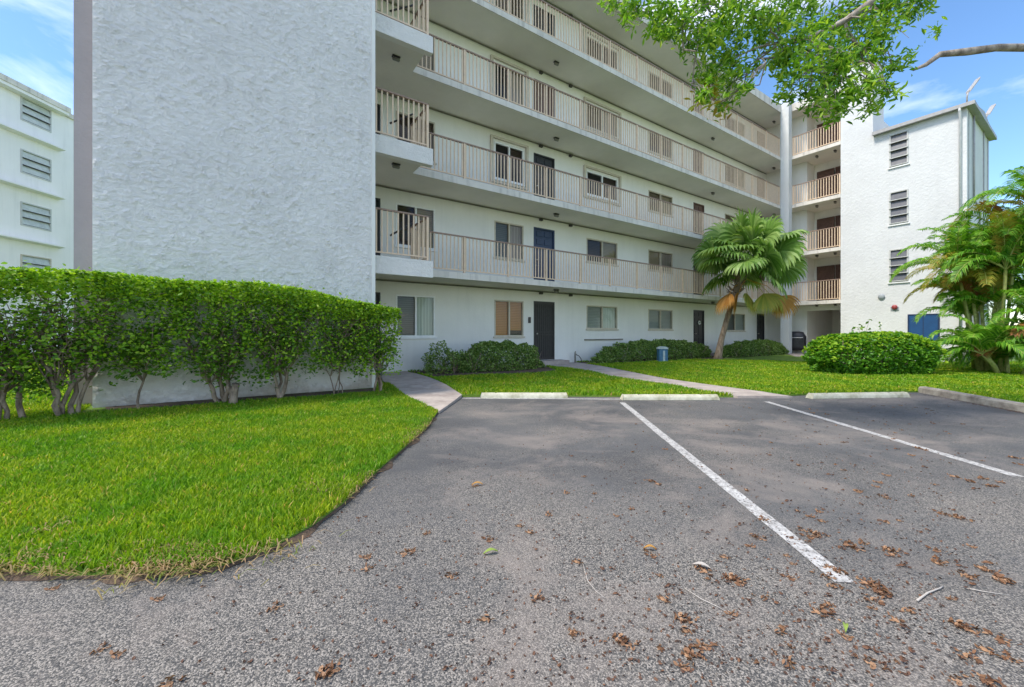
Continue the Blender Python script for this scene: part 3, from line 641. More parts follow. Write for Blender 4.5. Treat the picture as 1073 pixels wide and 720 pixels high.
# soffit lights and sensor boxes under every gallery
def soffit_light(u, v, z, s=1.0):
    m = MB(); m.box(u-.10, u+.10, v-.05, v+.05, z-.035, z-.001); o = P(m, 'soffit_light', M['dark'], bevel=0.01)
    q = MB(); n = 10; r = .055*s
    q.tube([(u-.085, v, z-.06), (u-.075, v, z-.075), (u+.075, v, z-.075), (u+.085, v, z-.06)], [.02, r*.8, r*.8, .02], 10); PS(q, 'lamp_glass', M['lamp_glass'], o, smooth=True)
for k in range(1, 6):
    z = F[k]-.15
    for px in (583, 747, 811): soffit_light(u_at(px, 10.9), 10.9, z)
    soffit_light(u_at(415, 9.9), 9.9, z-.0) if k < 5 else None
    soffit_light(UWG+.6, 8.9, z, 1.1); soffit_light(UWG+.6, 8.1, z)
    for px in (566, 597): 
        u = UW(px); m = MB(); m.box(u-.06, u+.06, VW-.10, VW-.012, z-.13, z-.055); P(m, 'junction_box', M['dark'])

# ---- stair tower
T_TOP = 14.35; V1, V2 = 6.43, 3.43; L_TOP = 10.62
tw = (v_at(952, 25.0), v_at(932, 25.0))
th = [(tw[0], tw[1], F[k]+.66, F[k]+2.18) for k in (1, 2, 3)]
bd = (v_at(983, 25.0), v_at(953, 25.0))
b = MB(); fnT = facadeB(UWG-.004)
wall_holes(b, fnT, V2, V1, -.05, L_TOP, th)
b.quad((UWG-.004, V2, -.05), (30, V2, -.05), (30, V2, L_TOP), (UWG-.004, V2, L_TOP)); b.quad((30, V2, -.05), (30, V1, -.05), (30, V1, L_TOP), (30, V2, L_TOP))
P(b, 'tower_wall', M['tower'])
b = MB(); b.box(UWG-.006, 26.6, V1, 7.68, -.05, T_TOP); P(b, 'high_tower_wall', M['tower'])
b = MB(); b.box(UWG-.05, 26.65, V1-.05, 7.73, T_TOP, T_TOP+.08); P(b, 'coping', M['gutter'])
b = MB(); b.box(26.6, 30, V1, 7.6, -.05, L_TOP+1.2); P(b, 'rear_tower_wall', M['tower'])
b = MB(); b.box(UWG+.13, 29.9, V2+.05, V1, 0, L_TOP-.05); P(b, 'tower_core', M['room'])  # dark filler, its colour plays the unlit stairwell behind the louvres
# low roof with gutter and slight slope
b = MB(); b.add([(UWG-.17, V1-.02, L_TOP-.02), (UWG-.17, V2-.17, L_TOP-.02), (30.3, V2-.17, L_TOP-.02), (30.3, V1-.02, L_TOP-.02),
                 (UWG-.17, V1-.02, L_TOP+.13), (UWG-.17, V2-.17, L_TOP+.13), (30.3, V2-.17, L_TOP+.13), (30.3, V1-.02, L_TOP+.13), (27.6, V2-.17, L_TOP+.55), (27.6, V1-.02, L_TOP+.55)],
                [(0,1,2,3), (0,1,5,4), (1,2,6,8,5), (2,3,7,6), (4,5,8,9), (8,6,7,9)]); rf = P(b, 'tower_roof', M['gutter'])
b = MB(); b.box(UWG-.25, UWG-.173, V2-.25, V1-.02, L_TOP-.03, L_TOP+.12); b.box(UWG-.173, 30.3, V2-.25, V2-.173, L_TOP-.031, L_TOP+.119); PS(b, 'gutter', M['gutter'], rf)
for (z, tp) in ((0, 0),):
    b = MB(); b.tube([(UWG-.21, V2+.18, L_TOP-.02), (UWG-.20, V2+.18, L_TOP-.12), (UWG-.07, V2+.18, L_TOP-.35), (UWG-.06, V2+.18, .1)], .045, 8); P(b, 'downpipe', M['tower'], smooth=True)
    b = MB(); b.tube([(UWG+1.1, V2-.05, L_TOP-.05), (UWG+1.1, V2-.05, 7.0), (UWG+2.4, V2-.05, 6.8), (UWG+2.4, V2-.05, .3)], .035, 8); P(b, 'downpipe', M['gutter'], smooth=True)
b = MB(); b.box(UWG+.25, UWG+.33, V2-.02, V2, .2, L_TOP-.03); b.box(UWG+3.6, UWG+3.75, V2-.04, V2, .2, L_TOP-.03); b.box(30-.3, 30.02, V2-.02, V2, .2, L_TOP-.03); P(b, 'cover_strip', M['gutter'])
for h in th:                                                        # awning windows of four louvres
    w = MB(); t = .05
    for q in ((h[0], h[0]+t, h[2], h[3]), (h[1]-t, h[1], h[2], h[3]), (h[0]+t, h[1]-t, h[3]-t, h[3]), (h[0]+t, h[1]-t, h[2], h[2]+t)): fbox(w, fnT, *q, -.03, .08)
    o = P(w, 'louvre_window', M['alu'])
    for i in range(4):
        z0 = h[2]+t+(h[3]-h[2]-2*t)*i/4; z1 = h[2]+t+(h[3]-h[2]-2*t)*(i+1)/4
        q = MB(); q.add([fnT(h[0]+t, z0+.02, -.03), fnT(h[1]-t, z0+.02, -.03), fnT(h[1]-t, z1-.01, .045), fnT(h[0]+t, z1-.01, .045)], [(0, 1, 2, 3)]); PS(q, 'louvre', M['louvre'], o)
        q = MB(); fbox(q, fnT, h[0]+.0, h[1]+.0, z0-.012, z0+.022, -.075, -.032); PS(q, 'louvre_bar', M['alu'], o)
    q = MB(); fbox(q, fnT, h[0]-.05, h[1]+.05, h[2]-.05, h[2]-.003, -.06, -.001); PS(q, 'sill', M['white'], o)
w = MB(); fbox(w, fnT, bd[0], bd[1], .25, 2.06, -.045, -.002); o = P(w, 'utility_door', M['blue']); o['label'] = 'blue metal utility door'
q = MB(); fbox(q, fnT, bd[0]-.05, bd[0], .25, 2.11, -.06, -.001); fbox(q, fnT, bd[1], bd[1]+.05, .25, 2.11, -.06, -.001); fbox(q, fnT, bd[0], bd[1], 2.062, 2.11, -.06, -.001); PS(q, 'door_frame', M['navy'], o)
q = MB(); am = (bd[0]+bd[1])/2; fbox(q, fnT, am-.012, am+.012, .3, 2.05, -.055, -.046); PS(q, 'door_seam', M['navy'], o)
# gauge and fire bell
def disc(v, z, r, m, name, dp=.07):
    b = MB(); b.tube([(UWG-.005, v, z), (UWG-dp*.6, v, z), (UWG-dp, v, z), (UWG-dp*1.25, v, z)], [r*.8, r, r*.85, r*.4], 16); return P(b, name, m, smooth=True)
def zpx(px, py, u): 
    t = (px-CX)/FPX; s = u/(t*cT+sT); return CAMH+(HY-py)*s/FPX
o = disc(v_at(923.8, 25), zpx(923.8, 311, 25), .13, M['grey_plastic'], 'wall_gauge')
o = disc(v_at(937.7, 25), zpx(937.7, 322, 25), .11, M['red'], 'fire_bell', .09)
q = MB(); v_ = v_at(937.7, 25); z_ = zpx(937.7, 322, 25); q.box(UWG-.03, UWG-.006, v_-.14, v_+.14, z_-.15, z_+.02); PS(q, 'bell_box', M['grey_plastic'], o)
# a window in the far side of the tower
fnS = lambda a, z, d: (a, V2+d, z)
window(lambda a, z, d: (a, V2-.1+d, z), 25.7, 27.2, .9, 2.3, frame='alu', left='room', right='room', gl='glass_dark', gr='glass_dark')
# floodlights on the tower roof corner
def floodlight(u, v, z, big, yaw):
    m = MB(); m.tube([(u, v, z), (u, v, z+.28*big), (u-.02, v-.03, z+.42*big)], .03*big, 8); o = P(m, 'floodlight', M['gutter'], smooth=True)
    q = MB(); c, s_ = math.cos(yaw), math.sin(yaw)
    def tr(x, y, zz): return (u+x*c-y*s_, v-.03+x*s_+y*c, z+.40*big+zz)
    for (x0, x1, y0, y1, z0, z1, sl) in ((0, .34*big, -.12*big, .12*big, 0, .10*big, .50*big),):
        q.add([tr(x0, y0, z0), tr(x1, y0, z0+sl), tr(x1, y1, z0+sl), tr(x0, y1, z0), tr(x0, y0, z1), tr(x1, y0, z1+sl), tr(x1, y1, z1+sl), tr(x0, y1, z1)], [(0,3,2,1),(4,5,6,7),(0,1,5,4),(1,2,6,5),(2,3,7,6),(3,0,4,7)])
    PS(q, 'lamp_head', M['gutter'], o, bevel=.02*big)
floodlight(UWG+.0, V2+.0, L_TOP+.16, 1.0, R(-45)); floodlight(28.6, V2-.1, L_TOP+.3, .9, R(-30))

# small things fixed to the ground floor wall
b = MB(); u0, u1 = UW(612), UW(652); b.box(u0, u1, VW-.05, VW-.002, .98, 1.03); P(b, 'wall_rail', M['conduit'])
u = UW(554.5); b = MB(); b.box(u-.045, u+.045, VW-.05, VW-.002, 1.62, 1.83); P(b, 'doorbell_lantern', M['dark'], bevel=.01)

u = (U_d2[0]+U_d2[1])/2; c = W(u, VW-.03); mb = MB(); pts = [(math.cos(t)*.075, 0, 1.5+math.sin(t)*.075) for t in [2*math.pi*i/14 for i in range(15)]]
mb.tube(pts, [.022+.006*(i % 2) for i in range(15)], 6); o = mb.build('wreath', M['white'], smooth=True); o.location = (c.x, c.y, F[0]); o.rotation_euler = (0, 0, TH)
tag(o, 'small pale wreath hanging on the black ground floor door left of the palm trunk', 'wreath')

# ------------------------------------------------------------------ far building on the left
fb = empty('apartment_building', (-30, 16, 0)); tag(fb, 'pale neighbouring apartment block with stacked louvre windows, far left behind the hedge', 'building')
XO = (-30, 16, 0)
XW = -24.7
# the wall faces +X at XW; local: a = Y, z, d = depth into the building
def fnL(a, z, d): return (XW - d, a, z)
ty = lambda px: XW/((px-CX)/FPX)
FB = [0.45+2.65*i for i in range(6)]
yw = (ty(21.5), ty(53.5)); hl = [(yw[0], yw[1], FB[k]+.95, FB[k]+2.15) for k in range(5)]
hl2 = [(yw[0]-6, yw[1]-6, FB[k]+.95, FB[k]+2.15) for k in range(5)]
mb = MB(); wall_holes(mb, fnL, 6, ty(77)+.3, 0, 13.3, hl+hl2); mb.quad((XW, ty(77)+.3, 0), (-38, ty(77)+.3, 0), (-38, ty(77)+.3, 13.3), (XW, ty(77)+.3, 13.3)); mb.quad((XW, 6, 0), (-38, 6, 0), (-38, 6, 13.3), (XW, 6, 13.3))
mb.build('wall', M['far_wall'], fb, off=XO)
m = MB(); m.box(XW-.14, -38, 6.02, ty(77)+.28, 0, 13.2); m.build('building_core', M['room'], fb, off=XO)  # dark filler box, coloured as unlit rooms
m = MB(); m.box(XW+.45, -38.3, 5.6, ty(66), 13.35, 13.62); m.box(XW+.12, -38.3, ty(66), ty(77)+.5, 13.25, 13.5); m.build('roof', M['fascia'], fb, off=XO)
m = MB(); m.box(XW+.40, XW+.02, 5.6, ty(65), 13.2, 13.348); m.build('roof_soffit', M['far_wall'], fb, off=XO)
for k in range(1, 5):
    m = MB(); z = FB[k]+.12; y1 = ty(62)
    m.add([(XW, 6, z), (XW+.38, 6, z+.05), (XW+.38, y1, z+.05), (XW, y1, z), (XW, 6, z+.10), (XW+.38, 6, z+.13), (XW+.38, y1, z+.13), (XW, y1, z+.2)], [(0,3,2,1),(4,5,6,7),(0,1,5,4),(1,2,6,5),(2,3,7,6)])
    m.build('ledge', M['far_wall'], fb, off=XO)
for i, h in enumerate(hl+hl2):
    w = MB(); t = .06
    for q in ((h[0], h[0]+t, h[2], h[3]), (h[1]-t, h[1], h[2], h[3]), (h[0]+t, h[1]-t, h[3]-t, h[3]), (h[0]+t, h[1]-t, h[2], h[2]+t)): fbox(w, fnL, *q, -.03, .08)
    o = w.build('louvre_window', M['trim'] if i == 1 else M['alu'], fb, off=XO)
    for j in range(3):
        z0 = h[2]+t+(h[3]-h[2]-2*t)*j/3; z1 = h[2]+t+(h[3]-h[2]-2*t)*(j+1)/3
        q = MB(); q.add([fnL(h[0]+t, z0+.02, -.03), fnL(h[1]-t, z0+.02, -.03), fnL(h[1]-t, z1-.01, .045), fnL(h[0]+t, z1-.01, .045)], [(0, 1, 2, 3)]); q.build('louvre', M['louvre_far'], o, off=XO)
        if j: q = MB(); fbox(q, fnL, h[0]+t, h[1]-t, z0-.015, z0+.02, -.05, -.032); q.build('louvre_bar', M['dark'], o, off=XO)

# ------------------------------------------------------------------ foliage machinery
def leaves(name, cent, size, m, parent=None, aspect=0.5, droop=0.0, up=0.35, rng=RNG, sizevar=0.35, fold=0.25):
    """one leaf = two quads folded along the midrib (6 verts)"""
    n = len(cent); c = np.asarray(cent, float)
    d = rng.normal(size=(n, 3)); d[:, 2] = d[:, 2]*0.5 - droop; d /= np.linalg.norm(d, axis=1)[:, None]
    nr = rng.normal(size=(n, 3)); nr[:, 2] += up*3; nr -= d*(nr*d).sum(1)[:, None]; nr /= np.linalg.norm(nr, axis=1)[:, None]
    s = np.cross(d, nr); L_ = size*(1+sizevar*(rng.random(n)*2-1))[:, None]; w = L_*aspect*0.5
    base = c - d*L_*0.5; tip = c + d*L_*0.5 - nr*L_*0.10; m1 = c - d*L_*0.12 + nr*0; 
    l1 = m1 + s*w + nr*w*fold; r1 = m1 - s*w + nr*w*fold; m2 = c + d*L_*.2
    l2 = m2 + s*w*.8 + nr*w*fold*.7; r2 = m2 - s*w*.8 + nr*w*fold*.7
    V = np.stack([base, l1, l2, tip, r2, r1], 1).reshape(-1, 3); k = np.arange(n)[:, None]*6
    Fq = np.concatenate([k+np.array([[0, 1, 2, 3]]), k+np.array([[0, 3, 4, 5]])], 0)
    return nmesh(name, V, Fq, m, parent)
def bundle(curves, n=6):
    mb = MB()
    for pts, r in curves: mb.tube(pts, r, n)
    return mb
def wander(p0, p1, k=5, amp=0.05, rng=random):
    p0, p1 = Vector(p0), Vector(p1); L_ = (p1-p0).length; out = [p0]
    for i in range(1, k): out.append(p0.lerp(p1, i/k)+Vector((rng.uniform(-1, 1), rng.uniform(-1, 1), rng.uniform(-.6, .6)))*amp*L_)
    out.append(p1); return out
def taper(r0, r1, k): return [r0+(r1-r0)*i/(k-1) for i in range(k)]

# ------------------------------------------------------------------ tall hedge before the stair core: one shrub per trunk
HV = 8.2
def hedge_top(u): 
    p = max(0, u); return 2.07 + 0.025*math.sin(u*2.6) - .03*p - .06*p**1.6
def hedge_shrub(px, u0, u1, nst, rr, label, lowpx=None, dens=1.0, cz=0.22):
    uc = u_at(px, HV); c = W(uc, HV); gz = G(c.x, c.y)+.02
    r = empty('hedge_shrub', (c.x, c.y, gz), TH); tag(r, label, 'hedge', 'tall clipped hedge shrubs in front of the stucco end wall')
    rg = np.random.default_rng(int(px)+500); rd = random.Random(int(px)+3)
    T = []; ends = []
    for i in range(nst):
        a = rd.uniform(-.13, .13) if nst > 1 else 0; b_ = rd.uniform(-.07, .07)
        x1 = ((u0-uc)+(u1-u0)*(i+.5)/nst+rd.uniform(-.08, .08))*.9 if nst > 1 else rd.uniform(.1, .25); h1 = rd.uniform(.8, 1.15)
        mid = (a+(x1-a)*rd.uniform(.3, .5), b_+rd.uniform(-.12, .12), rd.uniform(.35, .5)); end = (x1, rd.uniform(-.22, .22), h1)
        pts = [(a, b_, -.03)] + wander((a*1.0, b_, .03), mid, 3, .09, rd) + wander(mid, end, 4, .10, rd)[1:]
        T.append((pts, taper(rr*rd.uniform(.5, .9), rr*.34, len(pts)))); ends.append((Vector(end), rr*.45)); ends.append((Vector(mid), rr*.5))
    trunk = bundle(T, 8).build('trunk', M['bark'], r, smooth=True)
    B = []; tips = []
    for (e, er) in ends:
        for q in range(rd.randint(5, 7)):
            x2 = min(max(e.x+rd.uniform(-.5, .5), u0-uc), u1-uc); zt = hedge_top(uc+x2)-gz
            p2 = Vector((x2, rd.uniform(-.38, .38), rd.uniform(.75, zt-.1))); pts = wander(e, p2, 5, .09, rd)
            B.append((pts, taper(er*.55, .004, len(pts)))); tips += pts[2:]
            for s_ in range(3):
                b0 = rd.choice(pts[2:]); b1 = b0+Vector((rd.uniform(-.28, .28), rd.uniform(-.28, .28), rd.uniform(-.1, .35)))
                b1.z = min(b1.z, zt-.08); q2 = wander(b0, b1, 3, .1, rd); B.append((q2, taper(.007, .003, len(q2)))); tips += q2[1:]
    bundle(B, 5).build('branches', M['bark'], r, smooth=True)
    # leaves: clumps round the twig tips, and a clipped shell on top and front
    cs = []
    tp = np.array([tuple(t) for t in tips]); nl = int(1800*(u1-u0)*dens)
    pick = tp[rg.integers(0, len(tp), nl)]; cs.append(pick+rg.normal(size=(nl, 3))*np.array([.065, .07, .06]))
    ns = int(1750*(u1-u0)*dens)
    x = rg.uniform(u0-uc-.05, u1-uc+.05, ns); z = rg.random(ns)**.62; zt = np.array([hedge_top(uc+a)-gz for a in x])
    zz = cz+(zt-cz)*z; side = np.where(rg.random(ns) < .65, -1, 1); y = side*(.44-.10*(1-z))+rg.normal(size=ns)*.05
    nz_ = np.array([mnoise.noise(Vector(((uc+a)*3.1, b*2.4, (c_)*2.7))) for a, b, c_ in zip(x, y, zz)])
    keep = nz_ > (-.16+.34*(1-z)**1.3); cs.append(np.stack([x, y, zz], 1)[keep])
    for q in range(int(3+4*(u1-u0))):
        cc = np.array([rg.uniform(u0-uc, u1-uc), rg.uniform(-.4, .1), rg.uniform(.38, .8)]); cs.append(cc+rg.normal(size=(60, 3))*np.array([.10, .08, .09]))
    c_ = np.concatenate(cs)
    ok = (c_[:, 2] > cz-.2+.12*rg.random(len(c_))) & (np.abs(c_[:, 1]) < .5) & (c_[:, 0] > u0-uc-.14) & (c_[:, 0] < u1-uc+.14)
    ztt = np.array([hedge_top(uc+a)-gz for a in c_[:, 0]]); ok &= c_[:, 2] < ztt
    leaves('foliage', c_[ok], .062, M['leaf'], r, .58, .15, .35, rg)
    nt_ = int(2300*(u1-u0)); x = rg.uniform(u0-uc-.05, u1-uc+.05, nt_); y = rg.uniform(-.48, .48, nt_); zt = np.array([hedge_top(uc+a)-gz for a in x])
    rag = np.array([mnoise.noise(Vector(((uc+a)*3, b*3, 0))) for a, b in zip(x, y)])
    zz = zt+.055*rag-rg.random(nt_)**2*.30 + (rg.random(nt_) < .035)*rg.random(nt_)*.11
    nf = int(900*(u1-u0)); xf = rg.uniform(u0-uc-.05, u1-uc+.05, nf); zf = np.array([hedge_top(uc+a)-gz for a in xf])-rg.random(nf)**1.6*1.3; yf = -.47+rg.normal(size=nf)*.04
    leaves('young_leaves', np.concatenate([np.stack([x, y, zz], 1), np.stack([xf, yf, zf], 1)]), .055, M['leaf_young'], r, .58, -.1, .3, rg)
    return r
hedge_shrub(-45, u_at(-110, HV), u_at(-22, HV), 3, .05, 'clipped hedge shrub cut by the left border, outermost of the tall row')
hedge_shrub(8, u_at(-22, HV), u_at(42, HV), 3, .055, 'tall clipped hedge shrub with gnarled forked trunk, against the pale far building')
hedge_shrub(76, u_at(42, HV), u_at(112, HV), 5, .05, 'tall hedge shrub with the widest bundle of leaning stems, by the grey pier')
hedge_shrub(146, u_at(112, HV), u_at(190, HV), 1, .032, 'tall hedge shrub on one thin slanting stem before the stucco wall', cz=.6)
hedge_shrub(236, u_at(190, HV), u_at(258, HV), 3, .05, 'tall hedge shrub with a cut stump at its foot, middle of the stucco wall')
hedge_shrub(286, u_at(258, HV), u_at(330, HV), 3, .045, 'tall hedge shrub fanning out from a thick low crotch before the stucco wall', cz=.3)
hedge_shrub(356, u_at(330, HV), u_at(374, HV), 4, .014, 'airy hedge shrub on thin bare stems showing the stucco through it', dens=.75, cz=.45)
hedge_shrub(398, u_at(374, HV), u_at(410, HV), 3, .035, 'lower end shrub of the tall hedge, beside the short concrete walkway', dens=1.2, cz=.5)
# the sawn stump between two shrubs
cst = W(u_at(244, 8.02), 8.02); m = MB(); 
m.tube([(0, 0, -.03), (.01, 0, .1), (0, .02, .22), (.05, .0, .34)], [.075, .06, .065, .055], 10); m.tube([(.0, 0, .16), (-.08, 0, .27), (-.10, 0, .33)], [.04, .04, .035], 8)
o = m.build('tree_stump', M['bark'], smooth=True); o.location = (cst.x, cst.y, G(cst.x, cst.y)+.03); tag(o, 'short sawn stump with a stub, standing among the tall hedge trunks', 'stump')

# ------------------------------------------------------------------ low clipped hedges and the bush
def low_hedge(name, corners, h, label, m, leaf=.05, n=9000, cat='hedge', group=None, rough=.07, young=0, ybase=0.05):
    """corners: (u0,u1,v0,v1)"""
    u0, u1, v0, v1 = corners; c = W((u0+u1)/2, (v0+v1)/2); gz = G(c.x, c.y)+.03
    r = empty(name, (c.x, c.y, gz), TH); tag(r, label, cat, group); rg = np.random.default_rng(int(abs(u0*37+v0*11)))
    a, b = (u1-u0)/2, (v1-v0)/2; rd = random.Random(int(u0*10))
    d = rg.normal(size=(n, 3)); d[:, 2] = np.abs(d[:, 2]); d /= np.linalg.norm(d, axis=1)[:, None]
    e = 0.42; q = (np.abs(d[:, 0])**(1/e)+np.abs(d[:, 1])**(1/e)+np.abs(d[:, 2])**(1/e))**(-e)
    pos = d*q[:, None]; nz_ = np.array([mnoise.fractal(Vector((x*a*2.2+u0, y*b*2.2, z*h*2.2)), .6, 2.1, 3) for x, y, z in pos])
    sc = 1+rough*nz_*1.6/np.array(max(.5, 1)); sc -= rg.random(n)**2.2*.20
    p = pos*sc[:, None]*np.array([a, b, h]); p[:, 2] = np.maximum(p[:, 2], ybase*rg.random(n))
    p = p[(p[:, 2] > .12) | (rg.random(n) < .5)]
    leaves('foliage', p, leaf, m, r, .6, .0, .3, rg)
    B = []
    for i in range(int(6+a*5)):
        x, y = rd.uniform(-a*.8, a*.8), rd.uniform(-b*.7, b*.7)
        for j in range(3):
            pts = wander((x, y, -.05), (x+rd.uniform(-.25, .25), y+rd.uniform(-.25, .25), h*rd.uniform(.6, .88)), 4, .08, rd); B.append((pts, taper(.014, .004, len(pts))))
    bundle(B, 5).build('branches', M['bark'], r, smooth=True)
    return r
LG = 'low clipped hedges along the gallery wall'
low_hedge('hedge', (u_at(447, 10.5), u_at(486, 10.5), 10.05, 11.0), .66, 'sparse woody little shrub at the left end of the first low hedge', M['leaf_dull'], .06, 2600, group=LG, rough=.35)
low_hedge('hedge', (u_at(482, 10.3), u_at(570, 10.3), 9.95, 11.0), .84, 'dense low hedge in front of the orange-blind window, before the barred door', M['leaf_dull'], .06, 15000, group=LG, rough=.10)
low_hedge('hedge', (u_at(627, 10.6), u_at(748, 10.6), 10.25, 11.25), .82, 'longest low hedge, beside the blue utility marker', M['leaf_dull'], .065, 24000, group=LG, rough=.09)
low_hedge('hedge', (u_at(757, 10.0), u_at(829, 10.0)-.5, 9.7, 10.5), .76, 'low hedge between the leaning fan palm and the corner column', M['leaf_dull'], .07, 14000, group=LG, rough=.09)
# round bush on the right lawn (its own axis follows the picture: wide across the view)
def bush(cx, cy, a, b, h, label, n, leaf):
    gz = G(cx, cy)+.03; r = empty('bush', (cx, cy, gz)); tag(r, label, 'bush'); rg = np.random.default_rng(91); rd = random.Random(5)
    d = rg.normal(size=(n, 3)); d[:, 2] = np.abs(d[:, 2])*1.0-.12; d /= np.linalg.norm(d, axis=1)[:, None]; e = .28
    q = (np.abs(d[:, 0])**(1/e)+np.abs(d[:, 1])**(1/e)+np.abs(d[:, 2])**(1/e))**(-e); pos = d*q[:, None]
    nz_ = np.array([mnoise.fractal(Vector((x*a*1.7+9, y*b*1.7, z*h*1.7)), .6, 2.1, 3) for x, y, z in pos])
    sc = 1+.10*nz_-rg.random(n)**2*.22; p = pos*sc[:, None]*np.array([a, b, h*.9]); p[:, 2] += .12
    taperf = np.clip(.86+.14*(p[:, 2]/.45), .86, 1); p[:, 0] *= taperf; p[:, 1] *= taperf
    leaves('foliage', p, leaf, M['leaf_bush'], r, .58, -.05, .3, rg)
    k = n//5; x = rg.uniform(-a*.98, a*.98, k); y = rg.uniform(-b*.92, b*.92, k); z = h*(1.04+.03*np.sin(x*3))*(1-np.abs(x/a)**5*.45)*(1-np.abs(y/b)**4*.3)-rg.random(k)**1.6*.32
    leaves('young_leaves', np.stack([x, y, z], 1), leaf*.95, M['leaf_young'], r, .55, -.2, .3, rg)
    B = []
    for i in range(14):
        x, y = rd.uniform(-a*.75, a*.75), rd.uniform(-b*.5, b*.5)
        for j in range(3): pts = wander((x, y, -.05), (x+rd.uniform(-.4, .4), y+rd.uniform(-.3, .3), h*.85), 4, .08, rd); B.append((pts, taper(.022, .005, len(pts))))
    bundle(B, 6).build('branches', M['bark'], r, smooth=True)
bush(10.95, 12.35, 1.72, .78, 1.2, 'large bright green clipped bush on the lawn in front of the blue utility door', 13000, .098)
# young shoot standing up behind the bush
def sprig(x, y, z0, h, n, m, label, lf=.06, cat='plant', name='young_plant'):
    r = empty(name, (x, y, z0)); tag(r, label, cat); rd = random.Random(int(x*100)); B = []; cs = []
    for i in range(n):
        e = Vector((rd.uniform(-.3, .3)*h, rd.uniform(-.2, .2)*h, h*rd.uniform(.6, 1))); pts = wander((0, 0, 0), e, 4, .06, rd); B.append((pts, taper(.008, .003, len(pts))))
        for p in pts[2:]:
            for j in range(4): cs.append(tuple(p+Vector((rd.gauss(0, .03), rd.gauss(0, .03), rd.gauss(0, .03)))*max(1, h)))
    bundle(B, 5).build('stem', M['bark'], r); leaves('foliage', cs, lf, m, r, .5, -.1, .3, np.random.default_rng(3))
x, y = 11.55, 12.9; sprig(x, y, .05, 1.65, 7, M['leaf'], 'leafy shoot rising above the top of the big bright bush', .11)
x, y = gp(424, 387.5, .1); sprig(x, y, .12, .28, 4, M['leaf_dull'], 'tiny weed sprig in the mulch under the white framed window', .04)
x, y = gp(434, 386.5, .1); sprig(x, y, .12, .16, 5, M['leaf_dull'], 'smaller weed tuft right of the sprig, against the wall foot', .05)

# hose bib with a drooping pipe beside the barred door
cst = W(UW(598.5), VW-.22); r = empty('garden_tap', (cst.x, cst.y, .14), TH); tag(r, 'dark standpipe with a drooping hose by the wall, right of the barred door', 'tap')
m = MB(); m.tube([(0, 0, 0), (0, 0, .38), (.02, 0, .44)], [.03, .03, .02], 8); m.tube([(0, .0, .33), (0, -.08, .33)], .018, 8); m.build('standpipe', M['conduit'], r, smooth=True)
m = MB(); m.tube([(.02, -.05, .3), (.12, -.06, .28), (.22, -.08, .16), (.26, -.1, .02), (.2, -.14, .01), (.1, -.12, .01)], .014, 8); m.build('hose', M['dark'], r, smooth=True)

# utility marker
x, y = gp(694, 381.5, .07); r = empty('utility_box', (x, y, .09), .1); tag(r, 'short blue utility pedestal with rounded grey top, before the longest low hedge', 'utility box')
m = MB(); m.box(-.18, .18, -.12, .12, -.03, .56); m.build('cabinet', M['util'], r, bevel=.03)
m = MB(); 
for i in range(9):
    a_ = math.pi*i/8; m.v += [(-.19*math.cos(a_)*1.0, -.13, .562+.10*math.sin(a_)), (-.19*math.cos(a_), .13, .562+.10*math.sin(a_))]
    if i: m.f.append((2*i-2, 2*i-1, 2*i+1, 2*i))
m.f += [tuple(range(0, 18, 2)), tuple(range(17, 0, -2)), (0, 1, 17, 16)]
m.build('cap', M['util_top'], r)
m = MB(); m.box(-.03, .05, -.128, -.121, .1, .5); m.build('door_strip', M['util_top'], r)

# covered barbecue under the walkway
c = W(25.75, 9.92); r = empty('covered_grill', (c.x, c.y, .16), TH+R(-70)); tag(r, 'black covered barbecue grill on thin legs, in the passage behind the corner column', 'grill')
m = MB(); secs = [(-.0, .42, .30, .30), (.2, .44, .31, .3), (.55, .43, .30, .3), (.75, .46, .32, .3), (.86, .40, .30, .3), (1.0, .33, .24, .25), (1.05, .15, .12, .2)]
for (z, a_, b_, e_) in secs:
    for k in range(16):
        t = 2*math.pi*k/16; cx_, sx_ = math.cos(t), math.sin(t); wv = 1+.03*math.sin(5*t+z*4)
        m.v.append((math.copysign(abs(cx_)**.5, cx_)*a_*wv, math.copysign(abs(sx_)**.5, sx_)*b_*wv, .16+z))
for i in range(len(secs)-1):
    for k in range(16): m.f.append((i*16+k, i*16+(k+1) % 16, (i+1)*16+(k+1) % 16, (i+1)*16+k))
m.f += [tuple(range(15, -1, -1)), tuple((len(secs)-1)*16+k for k in range(16))]
m.build('cover', M['cover'], r, smooth=True)
for sx_ in (-.33, .33):
    for sy_ in (-.2, .2): m = MB(); m.tube([(sx_, sy_, -.03), (sx_, sy_, .2)], .018, 6); m.build('leg', M['dark'], r)
m = MB(); m.tube([(-.30, -.33, .86), (.30, -.33, .86)], .015, 8); m.build('handle', M['brass'], r)

# ------------------------------------------------------------------ fan palm
bx, by = gp(752, 378.5, .08)
palm = empty('fan_palm', (bx, by, .1)); tag(palm, 'leaning fan palm with hanging orange dead fronds, growing before the long gallery wall', 'palm tree')
top = Vector((.80, -.1, 3.15)); pts = [Vector((0, 0, -.05)), Vector((.03, 0, .25)), Vector((.16, 0, .9)), Vector((.36, -.03, 1.7)), Vector((.58, -.06, 2.45)), top, Vector((1.2, -.15, 4.15))]
m = MB(); m.tube(pts, [.22, .15, .115, .105, .105, .13, .11], 14); m.build('trunk', M['bark_palm'], palm, smooth=True)
m = MB(); rd = random.Random(4)
for i in range(60):
    a_ = rd.uniform(0, 6.28); z = rd.uniform(2.75, 3.6); p = Vector((.62+(z-2.6)*.3+.12*math.cos(a_), -.07+.12*math.sin(a_), z)); d = Vector((math.cos(a_), math.sin(a_), rd.uniform(.0, 1.2)))
    m.tube([p, p+d*.1, p+d*.22], [.03, .025, .006], 5)
m.build('boots', M['bark_palm'], palm)
